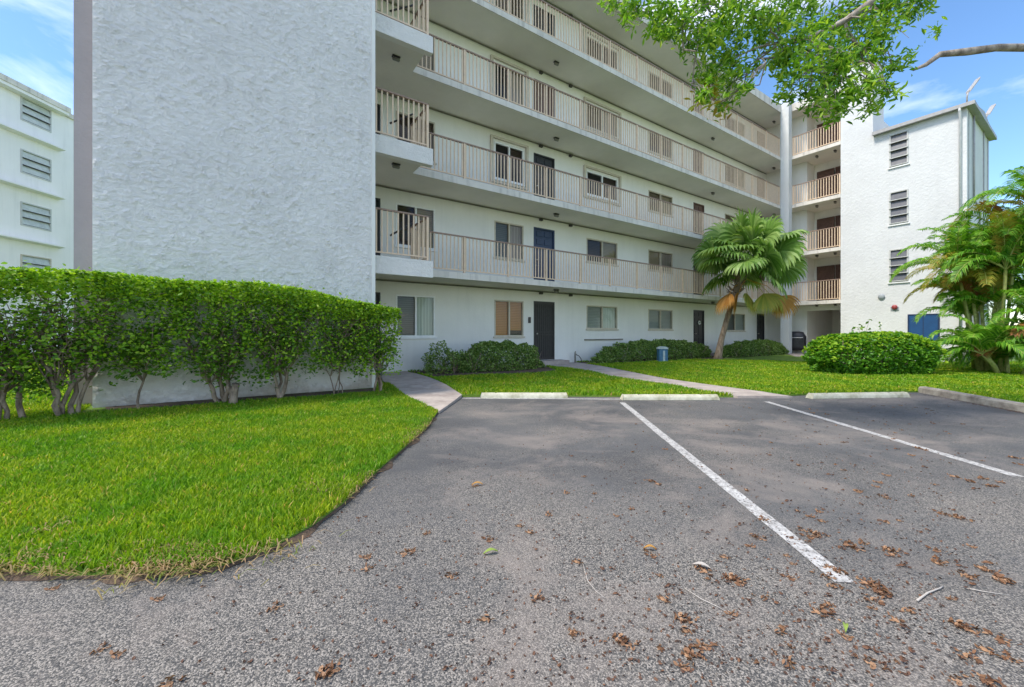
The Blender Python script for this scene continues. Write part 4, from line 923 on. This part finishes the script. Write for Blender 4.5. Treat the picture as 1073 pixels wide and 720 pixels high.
def fan_leaf(origin, az, el, plen, rad, m_, name='frond', droop=.5, seed=0, dead=False):
    rd = random.Random(seed); o = Vector(origin); d = Vector((math.cos(az)*math.cos(el), math.sin(az)*math.cos(el), math.sin(el)))
    p1 = o+d*plen*.55; d2 = (d+Vector((0, 0, -.25 if not dead else -.6))).normalized(); hub = p1+d2*plen*.45
    mb = MB(); mb.tube([o, p1, hub], [.018, .013, .010], 5)
    d2 = (d2+Vector((0, 0, -.35))).normalized(); side = d2.cross(Vector((0, 0, 1))); side = side.normalized() if side.length > .1 else Vector((1, 0, 0)); side = Matrix.Rotation(rd.uniform(-1.35, 1.35), 3, d2) @ side; nrm = side.cross(d2).normalized()
    n = 30; spread = R(250 if not dead else 130)
    for i in range(n):
        a_ = -spread/2+spread*i/(n-1); dirn = d2*math.cos(a_)+side*math.sin(a_); L_ = rad*(.80+.20*math.cos(a_*.6))*rd.uniform(.93, 1.05)
        wv = 2*rad*math.sin(spread/(n-1)/2)*1.05; pr = hub; prev = None; dcur = (dirn+nrm*.12).normalized(); wd_prev = .006
        pos = hub.copy(); K = 6; pts_ = []
        for k in range(K+1):
            f_ = k/K; w_ = wv*.5*(f_ if f_ < .55 else .55*(1-(f_-.55)/.45)**.8)*1.35+.002
            perp = dcur.cross(nrm); perp = perp.normalized() if perp.length > 1e-3 else side
            pts_.append((pos-perp*w_+nrm*w_*.35*(1 if i % 2 else -1), pos+perp*w_-nrm*w_*.35*(1 if i % 2 else -1)))
            g_ = droop*(f_**1.6)*(1.0+.5*rd.random()); dcur = (dcur+Vector((0, 0, -g_*.55))).normalized(); pos = pos+dcur*L_/K
        b0 = len(mb.v)
        for a1, a2 in pts_: mb.v += [tuple(a1), tuple(a2)]
        for k in range(K): mb.f.append((b0+2*k, b0+2*k+1, b0+2*k+3, b0+2*k+2))
    return mb.build(name, m_, palm)
rd = random.Random(21); hub0 = Vector((1.22, -.15, 4.15))
for i in range(38):
    az = i*2.39996+.3; t = i/37; el = R(80-88*t+rd.uniform(-16, 16)); fan_leaf(hub0+Vector((math.cos(az)*.05, math.sin(az)*.05, -.35*t)), az, el, rd.uniform(.85, 1.6), rd.uniform(.95, 1.15), M['fan'], droop=.95+.55*t, seed=i)
fan_leaf(hub0+Vector((-.25, 0, -.85)), R(195), R(-25), .85, 1.05, M['fan_dead'], 'dead_frond', 1.3, 101, True)['label'] = 'hanging orange dead frond left of the trunk'
fan_leaf(hub0+Vector((-.2, 0, -.85)), R(255), R(-40), .7, 1.0, M['fan_yellow'], 'yellow_frond', 1.0, 102, True)['label'] = 'hanging yellow frond over the trunk'
fan_leaf(hub0+Vector((0, 0, -.75)), R(-15), R(-22), 1.35, 1.0, M['fan_dead'], 'dead_frond', 1.3, 103, True)['label'] = 'hanging orange dead frond right of the trunk'

for q, (az, el, pl, rr_, mm, dp) in enumerate([(215, -38, .9, .95, 'fan_dead', 1.3), (300, -35, 1.0, .95, 'fan_yellow', 1.1), (335, -30, 1.15, 1.0, 'fan_yellow', 1.1)]):
    fan_leaf(hub0+Vector((-.1, 0, -.7)), R(az), R(el), pl, rr_, M[mm], 'dead_frond' if mm == 'fan_dead' else 'yellow_frond', dp, 110+q, q in (0, 1, 2))

# ------------------------------------------------------------------ feather palms (areca clump) on the right
def frond(mb_st, lv, o, az, el, L_, droop, rd, wl=.50, nl=38):
    p = Vector(o); d = Vector((math.cos(az)*math.cos(el), math.sin(az)*math.cos(el), math.sin(el))); K = 10; pts = [p.copy()]; ds = [d.copy()]
    for k in range(K):
        d = (d+Vector((0, 0, -droop*(.25+k/K)/K*2.6))).normalized(); p = p+d*L_/K; pts.append(p.copy()); ds.append(d.copy())
    mb_st.tube(pts, taper(.016, .004, K+1), 5)
    for i in range(nl):
        f_ = .16+.84*i/(nl-1); k = min(K-1, int(f_*K)); q = pts[k].lerp(pts[k+1], f_*K-k if k < K else 1); dd = ds[k+1]
        s_ = dd.cross(Vector((0, 0, 1))); s_ = s_.normalized() if s_.length > .05 else Vector((1, 0, 0)); up = s_.cross(dd).normalized()
        ll = wl*math.sin(math.pi*min(1, .18+.78*f_))**.6*rd.uniform(.85, 1.1)
        for sg in (-1, 1):
            dr = (s_*sg*.80+dd*.62+up*.34).normalized(); w_ = dd*.019
            a0 = q; a1 = q+dr*ll*.5; a2 = q+dr*ll*.95+Vector((0, 0, -ll*.42*rd.uniform(.6, 1.5)))
            b0 = len(lv.v); lv.v += [tuple(a0-w_*.5), tuple(a0+w_*.5), tuple(a1-w_*1.2), tuple(a1+w_*1.2), tuple(a2)]
            lv.f += [(b0, b0+1, b0+3, b0+2), (b0+2, b0+3, b0+4)]
def feather_palm(x, y, ncane, hgt, nfr, label, seed, spread=1.0, azbias=None, Lf=(1.6, 2.5), low=False):
    r = empty('feather_palm', (x, y, .03)); tag(r, label, 'palm tree', 'feather palms clumped at the right of the lawn'); rd = random.Random(seed)
    cn = MB(); st = MB(); g1 = MB(); g2 = MB(); g3 = MB()
    for c_ in range(ncane):
        a_ = rd.uniform(0, 6.28); lean = rd.uniform(.1, .6)*spread; h = hgt*rd.uniform(.6, 1.0)
        b0 = Vector((math.cos(a_)*.25, math.sin(a_)*.25, -.05)); b1 = Vector((math.cos(a_)*(.25+lean), math.sin(a_)*(.25+lean), h))
        pts = [b0, b0.lerp(b1, .4)+Vector((0, 0, .1)), b1]; cn.tube(pts, [.055, .045, .04], 7)
        for i in range(nfr):
            az = i*2.4+a_+rd.uniform(-.3, .3); el = R(rd.uniform(38, 86)) if not low else R(rd.uniform(30, 80))
            k = rd.random(); tgt = g1 if k < .76 else (g2 if k < .92 else g3)
            frond(st, tgt, b1, az, el, rd.uniform(*Lf), rd.uniform(.85, 1.45), rd)
    cn.build('canes', M['cane'], r, smooth=True); st.build('frond_stalks', M['cane'], r); g1.build('fronds', M['areca'], r)
    if g2.f: g2.build('yellow_fronds', M['areca_y'], r)
    if g3.f: g3.build('brown_fronds', M['areca_b'], r)
    return r
feather_palm(15.0, 12.7, 8, 4.0, 11, 'tallest feather palm with arching fronds reaching across the tower corner', 3)
feather_palm(16.5, 12.2, 7, 5.1, 11, 'feather palm behind at the right border, fronds against the sky', 8)
feather_palm(14.7, 12.0, 6, .7, 7, 'short feather palm with low drooping fronds by the lawn edge', 12, Lf=(1.1, 1.7), low=True)
feather_palm(16.0, 11.6, 7, 1.5, 7, 'bushy low feather palm filling the right border', 17, Lf=(1.1, 1.8), low=True)
feather_palm(15.6, 13.4, 6, 2.3, 7, 'mid height feather palm tucked behind the tallest one', 23, Lf=(1.3, 2.0))

# background trees past the right end
def bg_tree(x, y, h, rad, label, seed, n=7000):
    r = empty('broadleaf_tree', (x, y, -.02)); tag(r, label, 'tree', 'trees beyond the stair tower'); rg = np.random.default_rng(seed); rd = random.Random(seed)
    T = [([(0, 0, -.1), (.1, 0, h*.25), (0, .1, h*.5)], [.22, .17, .12])]; cl = []
    for i in range(16):
        e = Vector((rd.gauss(0, .5)*rad, rd.gauss(0, .5)*rad, h*rd.uniform(.35, .95))); pts = wander((0, .05, h*.3), e, 4, .07, rd); T.append((pts, taper(.09, .02, len(pts)))); cl.append((e, rd.uniform(.45, .8)*rad*.55))
    bundle(T[:1], 9).build('trunk', M['bark_tree'], r, smooth=True); bundle(T[1:], 6).build('limbs', M['bark_tree'], r)
    cs = []
    for e, q in cl: d = rg.normal(size=(n//16, 3)); d /= np.linalg.norm(d, axis=1)[:, None]; cs.append(np.array(e)+d*(rg.random((n//16, 1))**.4)*q)
    leaves('crown', np.concatenate(cs), .17, M['leaf_tree'], r, .5, .1, .3, rg)
bg_tree(27, 17.5, 5.2, 2.4, 'broad green tree behind the feather palms', 31); bg_tree(31, 21, 6.0, 3, 'farther green tree beyond the palms', 32)

# ------------------------------------------------------------------ overhanging tree: trunk stands right of the picture
tree = empty('shade_tree', (9.3, 3.6, .05)); tag(tree, 'shade tree whose leafy limbs and one bare branch hang in over the parking bays', 'tree')
TO = Vector((9.3, 3.6, .05))
def tp(px, py, s): return Vector(((px-CX)/FPX*s, s, CAMH+(HY-py)/FPX*s))-TO
T = [([(0, 0, -.15), (0, 0, .3), (-.1, 0, 1.6), (-.2, .1, 2.8)], [.42, .30, .25, .23])]
bundle(T, 14).build('trunk', M['bark_tree'], tree, smooth=True)
fork = Vector((-.2, .1, 2.7)); rd = random.Random(77)
lm = [fork, Vector((-1.2, .5, 4.6)), Vector((-2.9, 1.0, 5.9)), tp(950, -60, 5.0), tp(913, 2, 5.0), tp(885, 22, 5.0), tp(850, 39, 5.05), tp(818, 45, 5.1)]
L1 = [(lm, [.2, .15, .11, .055, .042, .034, .025, .015])]
lb = [fork, Vector((-.9, 1.0, 3.9)), tp(1140, 48, 5.2), tp(1073, 50, 5.2), tp(1045, 50, 5.2), tp(1015, 54, 5.2), tp(985, 57, 5.2), tp(970, 68, 5.2), tp(957, 73.5, 5.2)]
L2 = [(lb, [.15, .09, .055, .045, .042, .045, .034, .025, .012])]
lc = [Vector((-1.2, .5, 4.6)), Vector((-3.2, 1.5, 6.4)), tp(850, -70, 5.2), tp(790, -30, 5.2), tp(740, 5, 5.2), tp(715, 28, 5.2)]
L3 = [(lc, [.12, .09, .05, .035, .02, .01])]
ld = [Vector((-.2, .1, 2.8)), Vector((.3, -.4, 4.8)), Vector((.5, -1, 7.0))]; le = [Vector((-.2, .1, 2.8)), Vector((.9, .7, 5)), Vector((1.5, 1.8, 7))]
bundle(L1+L3+[(ld, [.18, .12, .05]), (le, [.18, .12, .05])], 10).build('limbs', M['bark_tree'], tree, smooth=True)
bundle(L2, 10).build('bare_branch', M['bark_tree'], tree, smooth=True)['label'] = 'bare leafless branch'
clumps = [(642,2,16),(665,6,20),(690,14,26),(655,16,12),(715,22,28),(735,5,26),(760,25,30),(725,48,22),(745,38,24),(760,62,28),(742,80,26),(765,88,26),(738,100,12),(752,112,9),(790,18,28),(800,45,22),(815,20,30),(835,5,30),(835,40,26),(822,62,24),(845,70,28),(870,25,34),(862,50,28),(880,68,28),(868,88,24),(890,95,26),(912,85,24),(905,55,30),(920,35,28),(900,12,34),(930,8,26),(950,12,20),(968,4,14),(912,108,14),(935,70,14),(840,92,16),(878,112,10),(930,95,10),(782,92,10),(848,100,10),(775,5,24),(700,35,12),(690,30,14)]
rg = np.random.default_rng(8); cs = []; tw_ = []
limb_pts = [p for p in (lm[3:]+lc[2:])]
allc = [(a_, b_, c_, rd.uniform(4.5, 5.7)) for a_, b_, c_ in clumps]
for i in range(24): allc.append((rd.uniform(640, 940), rd.uniform(-200, -60), rd.uniform(25, 45), rd.uniform(4.3, 6)))
for (px, py, rr, s) in allc:
    c_ = tp(px, py, s); q = rr*s/FPX; k = int(18+rr*rr*.27)
    d = rg.normal(size=(k, 3)); d /= np.linalg.norm(d, axis=1)[:, None]; q *= .80; cs.append(np.array(c_)+d*(rg.random((k, 1))**.6)*q*np.array([1, 1.1, .95]))
    for jj in range(4):
        c2 = np.array(c_)+rg.normal(size=3)*q*.75; kk = k//7; cs.append(c2+rg.normal(size=(kk, 3))*q*.2)
    near = min(limb_pts, key=lambda p: (p-c_).length); pts = wander(near, c_, 5, .09, rd); tw_.append((pts, taper(.014, .005, len(pts))))
    for j in range(5):
        e = c_+Vector((rd.uniform(-1, 1), rd.uniform(-1, 1), rd.uniform(-1, .8)))*q*.9; p2 = wander(pts[3], e, 3, .1, rd); tw_.append((p2, taper(.006, .002, len(p2))))
bundle(tw_, 5).build('twigs', M['bark_tree'], tree)
leaves('foliage', np.concatenate(cs), .082, M['leaf_tree'], tree, .30, .55, .15, rg)
cy_ = []
for (px, py) in [(748, 100), (735, 108), (742, 95), (752, 118), (738, 92)]:
    c_ = tp(px, py, 5.0); cy_.append(np.array(c_)+rg.normal(size=(16, 3))*.07)
leaves('yellow_leaves', np.concatenate(cy_), .10, M['leaf_yellow'], tree, .33, .5, .2, rg)
# crown outside the frame, above the trunk
co = []
for i in range(40):
    c_ = np.array([rd.uniform(-1.2, 3.5), rd.uniform(-3, 2.5), rd.uniform(4.8, 8.0)]); d = rg.normal(size=(110, 3)); d /= np.linalg.norm(d, axis=1)[:, None]; co.append(c_+d*(rg.random((110, 1))**.45)*.7)
leaves('crown_top', np.concatenate(co), .13, M['leaf_tree'], tree, .35, .5, .15, rg)

# ------------------------------------------------------------------ grass
def grass(poly, dens_fn, h_fn, m, seed, excl=(), n_try=100000, bbox=None, name='grass', w=.0045):
    rg = np.random.default_rng(seed); x0, x1, y0, y1 = bbox; pts = rg.random((n_try, 2))*np.array([x1-x0, y1-y0])+np.array([x0, y0])
    def ins(P):
        c = np.zeros(len(pts), bool); n = len(P); j = n-1
        for i in range(n):
            xi, yi = P[i][0], P[i][1]; xj, yj = P[j][0], P[j][1]
            if yi != yj: c ^= ((yi > pts[:, 1]) != (yj > pts[:, 1])) & (pts[:, 0] < (xj-xi)*(pts[:, 1]-yi)/(yj-yi)+xi)
            j = i
        return c
    ok = ins(poly)
    for e in excl: ok &= ~ins(e)
    pts = pts[ok]; dist = np.hypot(pts[:, 0], pts[:, 1]); pts = pts[rg.random(len(pts)) < dens_fn(pts, dist)]; n = len(pts); dist = np.hypot(pts[:, 0], pts[:, 1])
    V_ = -pts[:, 0]*sT+pts[:, 1]*cT; k = np.clip((V_-6.2)/3.6, 0, 1); z = .11*k*k*(3-2*k)+.028
    h = h_fn(pts)*(.6+.7*rg.random(n)); wd = w*(1+dist/6.5)*(.8+.5*rg.random(n)); az = rg.random(n)*6.283; la = rg.random(n)*6.283; ln = h*(.15+.6*rg.random(n))
    b = np.stack([pts[:, 0], pts[:, 1], z], 1); sx = np.stack([np.cos(az)*wd, np.sin(az)*wd, np.zeros(n)], 1); le_ = np.stack([np.cos(la)*ln, np.sin(la)*ln, np.zeros(n)], 1); up = np.stack([np.zeros(n), np.zeros(n), h], 1)
    V = np.stack([b-sx, b+sx, b+up*.6+le_*.35+sx*.8, b+up*.6+le_*.35-sx*.8, b+up*.95+le_+sx*.15, b+up*.95+le_-sx*.15], 1).reshape(-1, 3); q = np.arange(n)[:, None]*6
    o = nmesh(name, V, np.concatenate([q+np.array([[0, 1, 2, 3]]), q+np.array([[3, 2, 4, 5]])], 0), m); tag(o, kind='stuff'); return o
clump = lambda p: .5+.5*np.sin(p[:, 0]*2.3+1.3*np.sin(p[:, 1]*1.7))*np.sin(p[:, 1]*2.9+1.1*np.sin(p[:, 0]*2.1))
vis_left = [(-9.5, 2.0)] + lawn_left[2:-4] + [tuple(W(2.2, 8.15).xy), tuple(W(-1.9, 8.2).xy), (-8.5, 9), (-16, 16), (-16, 8)]
grass(vis_left, lambda p, d: np.clip(1.6-d/9, .35, 1), lambda p: .036+.026*clump(p), M['grass'], 1, n_try=430000, bbox=(-9.5, 0, 1.9, 9), w=.0030)
grass([(-24, 3), (-8.8, 3), (-6.2, 7.6), (-8.5, 12), (-24, 22)], lambda p, d: np.ones(len(p)), lambda p: .07+.02*clump(p), M['grass'], 2, n_try=70000, bbox=(-24, -6, 3, 22), w=.006)
grass(lawn_back, lambda p, d: np.clip(1.5-d/20, .4, 1), lambda p: .046+.022*clump(p), M['grass'], 3, excl=(walk1, walk2, walk3, bed1, bed2), n_try=560000, bbox=(-3, 22, 4, 17), w=.0045)
# dry straw along the lawn edge
import itertools
rgd = np.random.default_rng(5); P_ = []
for i in range(len(edgeL)-1):
    a_, b_ = Vector(edgeL[i]), Vector(edgeL[i+1]); k = int((b_-a_).length*260)
    for j in range(k):
        c_ = a_.lerp(b_, rgd.random()); f_ = 1.0; P_.append((c_.x-abs(rgd.normal())*.07+.02, c_.y+abs(rgd.normal())*.06-.03))
for (px, py, r_, k) in ((200, 588, .11, 520), (175, 594, .12, 380), (150, 580, .08, 120), (20, 596, .1, 200), (265, 575, .15, 400), (60, 560, .1, 80), (330, 520, .12, 120)):
    c_ = gp(px, py)
    for j in range(k): P_.append((c_[0]+rgd.normal()*r_, c_[1]+rgd.normal()*r_*.8))
P_ = np.array([p for p in P_ if mnoise.noise(Vector((p[0]*1.4, p[1]*1.4, 4)))+rgd.normal()*.12 > (.0 if p[1] > 2.6 or p[0] < -3.2 else -.25)]); n = len(P_)
h = .010+.035*rgd.random(n); az = rgd.random(n)*6.28; ln = .03+.05*rgd.random(n); b = np.stack([P_[:, 0], P_[:, 1], np.full(n, .03)], 1); wd = .003
sx = np.stack([np.cos(az+1.57)*wd, np.sin(az+1.57)*wd, np.zeros(n)], 1); le_ = np.stack([np.cos(az)*ln, np.sin(az)*ln, np.zeros(n)], 1); up = np.stack([np.zeros(n), np.zeros(n), h], 1)
V = np.stack([b-sx, b+sx, b+up+le_*.6+sx, b+up+le_*.6-sx, b+up*.7+le_*1.2+sx*.3, b+up*.7+le_*1.2-sx*.3], 1).reshape(-1, 3); q = np.arange(n)[:, None]*6
tag(nmesh('dry_grass', V, np.concatenate([q+np.array([[0, 1, 2, 3]]), q+np.array([[3, 2, 4, 5]])], 0), M['dry_grass']), kind='stuff')
# soil line where the turf meets the asphalt
mb = MB(); rd = random.Random(2); prev = None
pts = []
for i in range(len(edgeL)-1):
    a_, b_ = Vector(edgeL[i]), Vector(edgeL[i+1]); k = max(2, int((b_-a_).length/.06))
    for j in range(k): pts.append(a_.lerp(b_, j/k))
for i, p in enumerate(pts):
    q = pts[min(i+1, len(pts)-1)]; q0 = pts[max(i-1, 0)]; d = (q-q0).normalized(); nn = Vector((d.y, -d.x)); o_ = .004+.11*max(0, mnoise.noise(Vector((p.x*3.3, p.y*3.3, 0))))+rd.uniform(0, .012)
    mb.v += [(p.x-nn.x*.03, p.y-nn.y*.03, .028), (p.x+nn.x*o_*.4, p.y+nn.y*o_*.4, .016), (p.x+nn.x*o_, p.y+nn.y*o_, .003)]
    if i: j = 3*i; mb.f += [(j-3, j-2, j+1, j), (j-2, j-1, j+2, j+1)]
tag(mb.build('soil_edge', M['mulch']), kind='structure')

# ------------------------------------------------------------------ fallen bits on the asphalt
def debris_mesh(name, n, r, sz, m, seed, flat=.35):
    rg = np.random.default_rng(seed); c = rg.normal(size=(n, 3))*np.array([r, r*.7, 0]); c[:, 2] = sz*flat*(.25+rg.random(n)*.6)
    d = rg.normal(size=(n, 3)); d[:, 2] *= .45; d /= np.linalg.norm(d, axis=1)[:, None]; nr = rg.normal(size=(n, 3)); nr[:, 2] += 1.2; nr -= d*(nr*d).sum(1)[:, None]; nr /= np.linalg.norm(nr, axis=1)[:, None]; s = np.cross(d, nr)
    L_ = sz*(.6+.7*rg.random(n))[:, None]; w_ = L_*(.16+.2*rg.random(n)[:, None])
    P4 = [c-d*L_*.5, c-d*L_*.15+s*w_+nr*w_*.8, c+d*L_*.3+s*w_*.8+nr*w_*.5, c+d*L_*.55, c+d*L_*.3-s*w_*.8+nr*w_*.6, c-d*L_*.15-s*w_+nr*w_*.7]
    V = np.stack(P4, 1).reshape(-1, 3); V[:, 2] = np.maximum(V[:, 2], .001); k = np.arange(n)[:, None]*6
    return nmesh(name, V, np.concatenate([k+np.array([[0, 1, 2, 3]]), k+np.array([[0, 3, 4, 5]])], 0), m)
vis = []
for i in range(5): vis.append(debris_mesh('fallen_bract_cluster', (10, 17, 28, 6, 13)[i], (.016, .022, .028, .010, .017)[i], .019, M['dry'], 40+i))
pods = [debris_mesh('fallen_pod', (5, 3)[i], .006, .017, M['pod'], 60+i, .5) for i in range(2)]
def fits(x, y): return not inside(x, y, lawn_left) and not inside(x, y, lawn_back) and not inside(x, y, walk1)
first = {}
def where(x, y, px, py):
    a = px-(652+(py-422)*.7737); b = px-(805+(py-421)/.296) if py > 421 else 0
    if abs(a) < 14: return 'on the long white line'
    if a > 0 and b < 0: return 'between the two white lines' + (', near their heads' if py < 470 else '')
    if a > 0: return 'in the right edge bay'+(' near the kerb' if py < 470 else '')
    if py > 640: return 'in the foreground' + (' below the lawn' if px < 400 else ' at the picture bottom')
    return 'left of the white line' + (' by the lawn' if px < 430 else '')
KIND = ['small rust brown bract heap', 'ragged rust brown bract heap', 'wide rust brown bract heap', 'tiny pinch of rust brown bracts', 'scattered rust brown bracts']
def put(lst, i, x, y, s, z=.003):
    src = lst[i]
    if src not in first: o = src; first[src] = 1
    else: o = src.copy(); C.objects.link(o)
    o.location = (x, y, z); o.rotation_euler = (0, 0, random.uniform(0, 6.28)); o.scale = (s, s, s); return o
GL = 'rust brown dried bract clusters fallen on the asphalt'; PL_ = 'small dark pods fallen on the asphalt'
big = [(676,578,3),(683,583,1),(733,596,0),(716,650,2),(720,662,0),(727,684,2),(738,678,0),(722,690,0),(866,641,2),(858,643,1),(768,607,2),(775,611,1),(890,572,2),(900,576,1),(932,577,2),(936,582,1),(905,570,1),(924,622,2),(916,630,1),(919,615,2),(908,612,1),(941,652,1),(1007,657,2),(1013,659,1),(1048,670,1),(1060,692,1),(1036,684,0),(996,541,1),(985,538,1),(1005,543,2),(1012,603,1),(1038,600,1),(1050,609,2),(1057,610,1),(1031,597,0),(980,577,1),(984,589,1),(1040,510,2),(1048,506,1),(1030,502,1),(1062,480,2),(1068,487,1),(1000,500,1),(1017,505,2),(868,605,1),(880,600,2),(855,560,2),(842,556,1),(847,563,1),(862,547,0),(797,565,1),(790,562,0),(341,706,2),(105,682,1),(122,687,0),(178,717,1),(165,629,0),(288,638,1),(55,618,0),(385,597,1),(383,585,0),(345,706,1),(425,581,1),(430,578,0),(447,560,0),(472,604,1),(545,552,0),(556,559,0),(575,540,0),(512,566,1),(498,510,0),(683,505,2),(690,508,1),(623,518,0),(606,590,0),(600,665,0),(563,628,1),(510,650,0),(650,672,2),(660,676,1),(697,630,0),(715,700,0),(915,697,1),(885,668,0),(1015,690,1),(1040,718,2),(1005,715,1),(925,520,1),(930,523,0),(900,515,0),(962,470,2),(970,472,1),(955,520,0),(760,585,0),(740,600,1),(827,606,1),(800,545,1)]
for (px, py, k) in big:
    x, y = gp(px, min(py, 719)); 
    if fits(x, y): tag(put(vis, k, x, y, random.uniform(.95, 1.25)), KIND[k]+' '+where(x, y, px, py), 'fallen leaves', GL)
cnt = 0
rd = random.Random(55)
while cnt < 215:
    px = rd.triangular(560, 1073, 930); py = 424+rd.random()**1.7*280
    x, y = gp(px, py)
    if fits(x, y):
        cnt += 1
        if rd.random() < .42:
            k = rd.choice((0, 0, 3, 4)); tag(put(vis, k, x, y, rd.uniform(.7, 1.15)), KIND[k]+' '+where(x, y, px, py), 'fallen leaves', GL)
        else: tag(put(pods, rd.randint(0, 1), x, y, rd.uniform(1.1, 2.0)), 'small dark dried pods lying '+where(x, y, px, py), 'pod', PL_)
for i in range(85):
    px = rd.uniform(200, 800); py = 425+rd.random()*290; x, y = gp(px, py)
    if fits(x, y): tag(put(pods, rd.randint(0, 1), x, y, rd.uniform(.8, 1.3)), 'small dark dried pods lying '+where(x, y, px, py), 'pod', PL_)
# crumbs nobody could count
cs = []
for i in range(3800):
    px = rd.triangular(100, 1073, 950); py = 420+rd.random()**1.4*300; x, y = gp(px, py)
    if fits(x, y): cs.append((x+rd.gauss(0, .05), y+rd.gauss(0, .05), .004))
for i in range(900): x = rd.uniform(-.8, 8.3); cs.append((x, 8.12+rd.gauss(0, .10)+(.2 if x > 5 else 0), .006))
for i in range(500): t = rd.random()**.7; cs.append((8.5-.55*t-abs(rd.gauss(0, .07)), 8.4-2.6*t, .006))
tag(leaves('leaf_litter', cs, .014, M['pod'], None, .6, 0, .8, np.random.default_rng(4)), kind='stuff')
# single leaves and twigs
def one_leaf(px, py, L_, m, rot, label):
    x, y = gp(px, py); mb = MB(); n = 6
    for i in range(n+1):
        t = i/n; w_ = L_*.16*math.sin(math.pi*min(.98, max(.03, t))); mb.v += [(L_*(t-.5), -w_, .012+.018*math.sin(t*3)), (L_*(t-.5), 0, .006+.018*math.sin(t*3)), (L_*(t-.5), w_, .013+.018*math.sin(t*3))]
        if i: j = 3*i; mb.f += [(j-3, j-2, j+1, j), (j-2, j-1, j+2, j+1)]
    o = mb.build('fallen_leaf', m, smooth=True); o.location = (x, y, 0); o.rotation_euler = (0, 0, rot); tag(o, label, 'leaf')
one_leaf(514, 581, .085, M['green_leaf'], .3, 'long green fallen leaf lying alone mid asphalt, left of the long white line')
one_leaf(735, 596, .09, M['twig'], -.5, 'pale curled dry leaf beside the near end of the long white line')
one_leaf(681, 577, .07, M['fan_dead'], -.2, 'tan curled leaf on top of a brown bract cluster')
one_leaf(500, 509, .09, M['fan_dead'], .1, 'tan narrow dry leaf on the dark asphalt')
one_leaf(886, 661, .06, M['green_leaf'], .9, 'small pale green leaf at the bottom right below the white line')
def twig(pts, r, label):
    mb = MB(); w_ = [(*gp(*p), r+.003) for p in pts]; mb.tube(w_, taper(r, r*.5, len(w_)), 6); o = mb.build('twig', M['twig'], smooth=True); tag(o, label, 'twig')
twig([(961, 631), (972, 623), (985, 618), (988, 616)], .005, 'pale forked twig on the asphalt right of the white line end')
twig([(611, 592), (616, 610), (625, 621), (634, 628)], .0025, 'thin curved straw lying in the middle of the asphalt')
twig([(718, 618), (735, 629), (752, 637), (766, 645)], .0025, 'long thin straw below the pale curled leaf')
twig([(1010, 617), (1030, 621), (1058, 625)], .003, 'thin brown stalk near the right border')
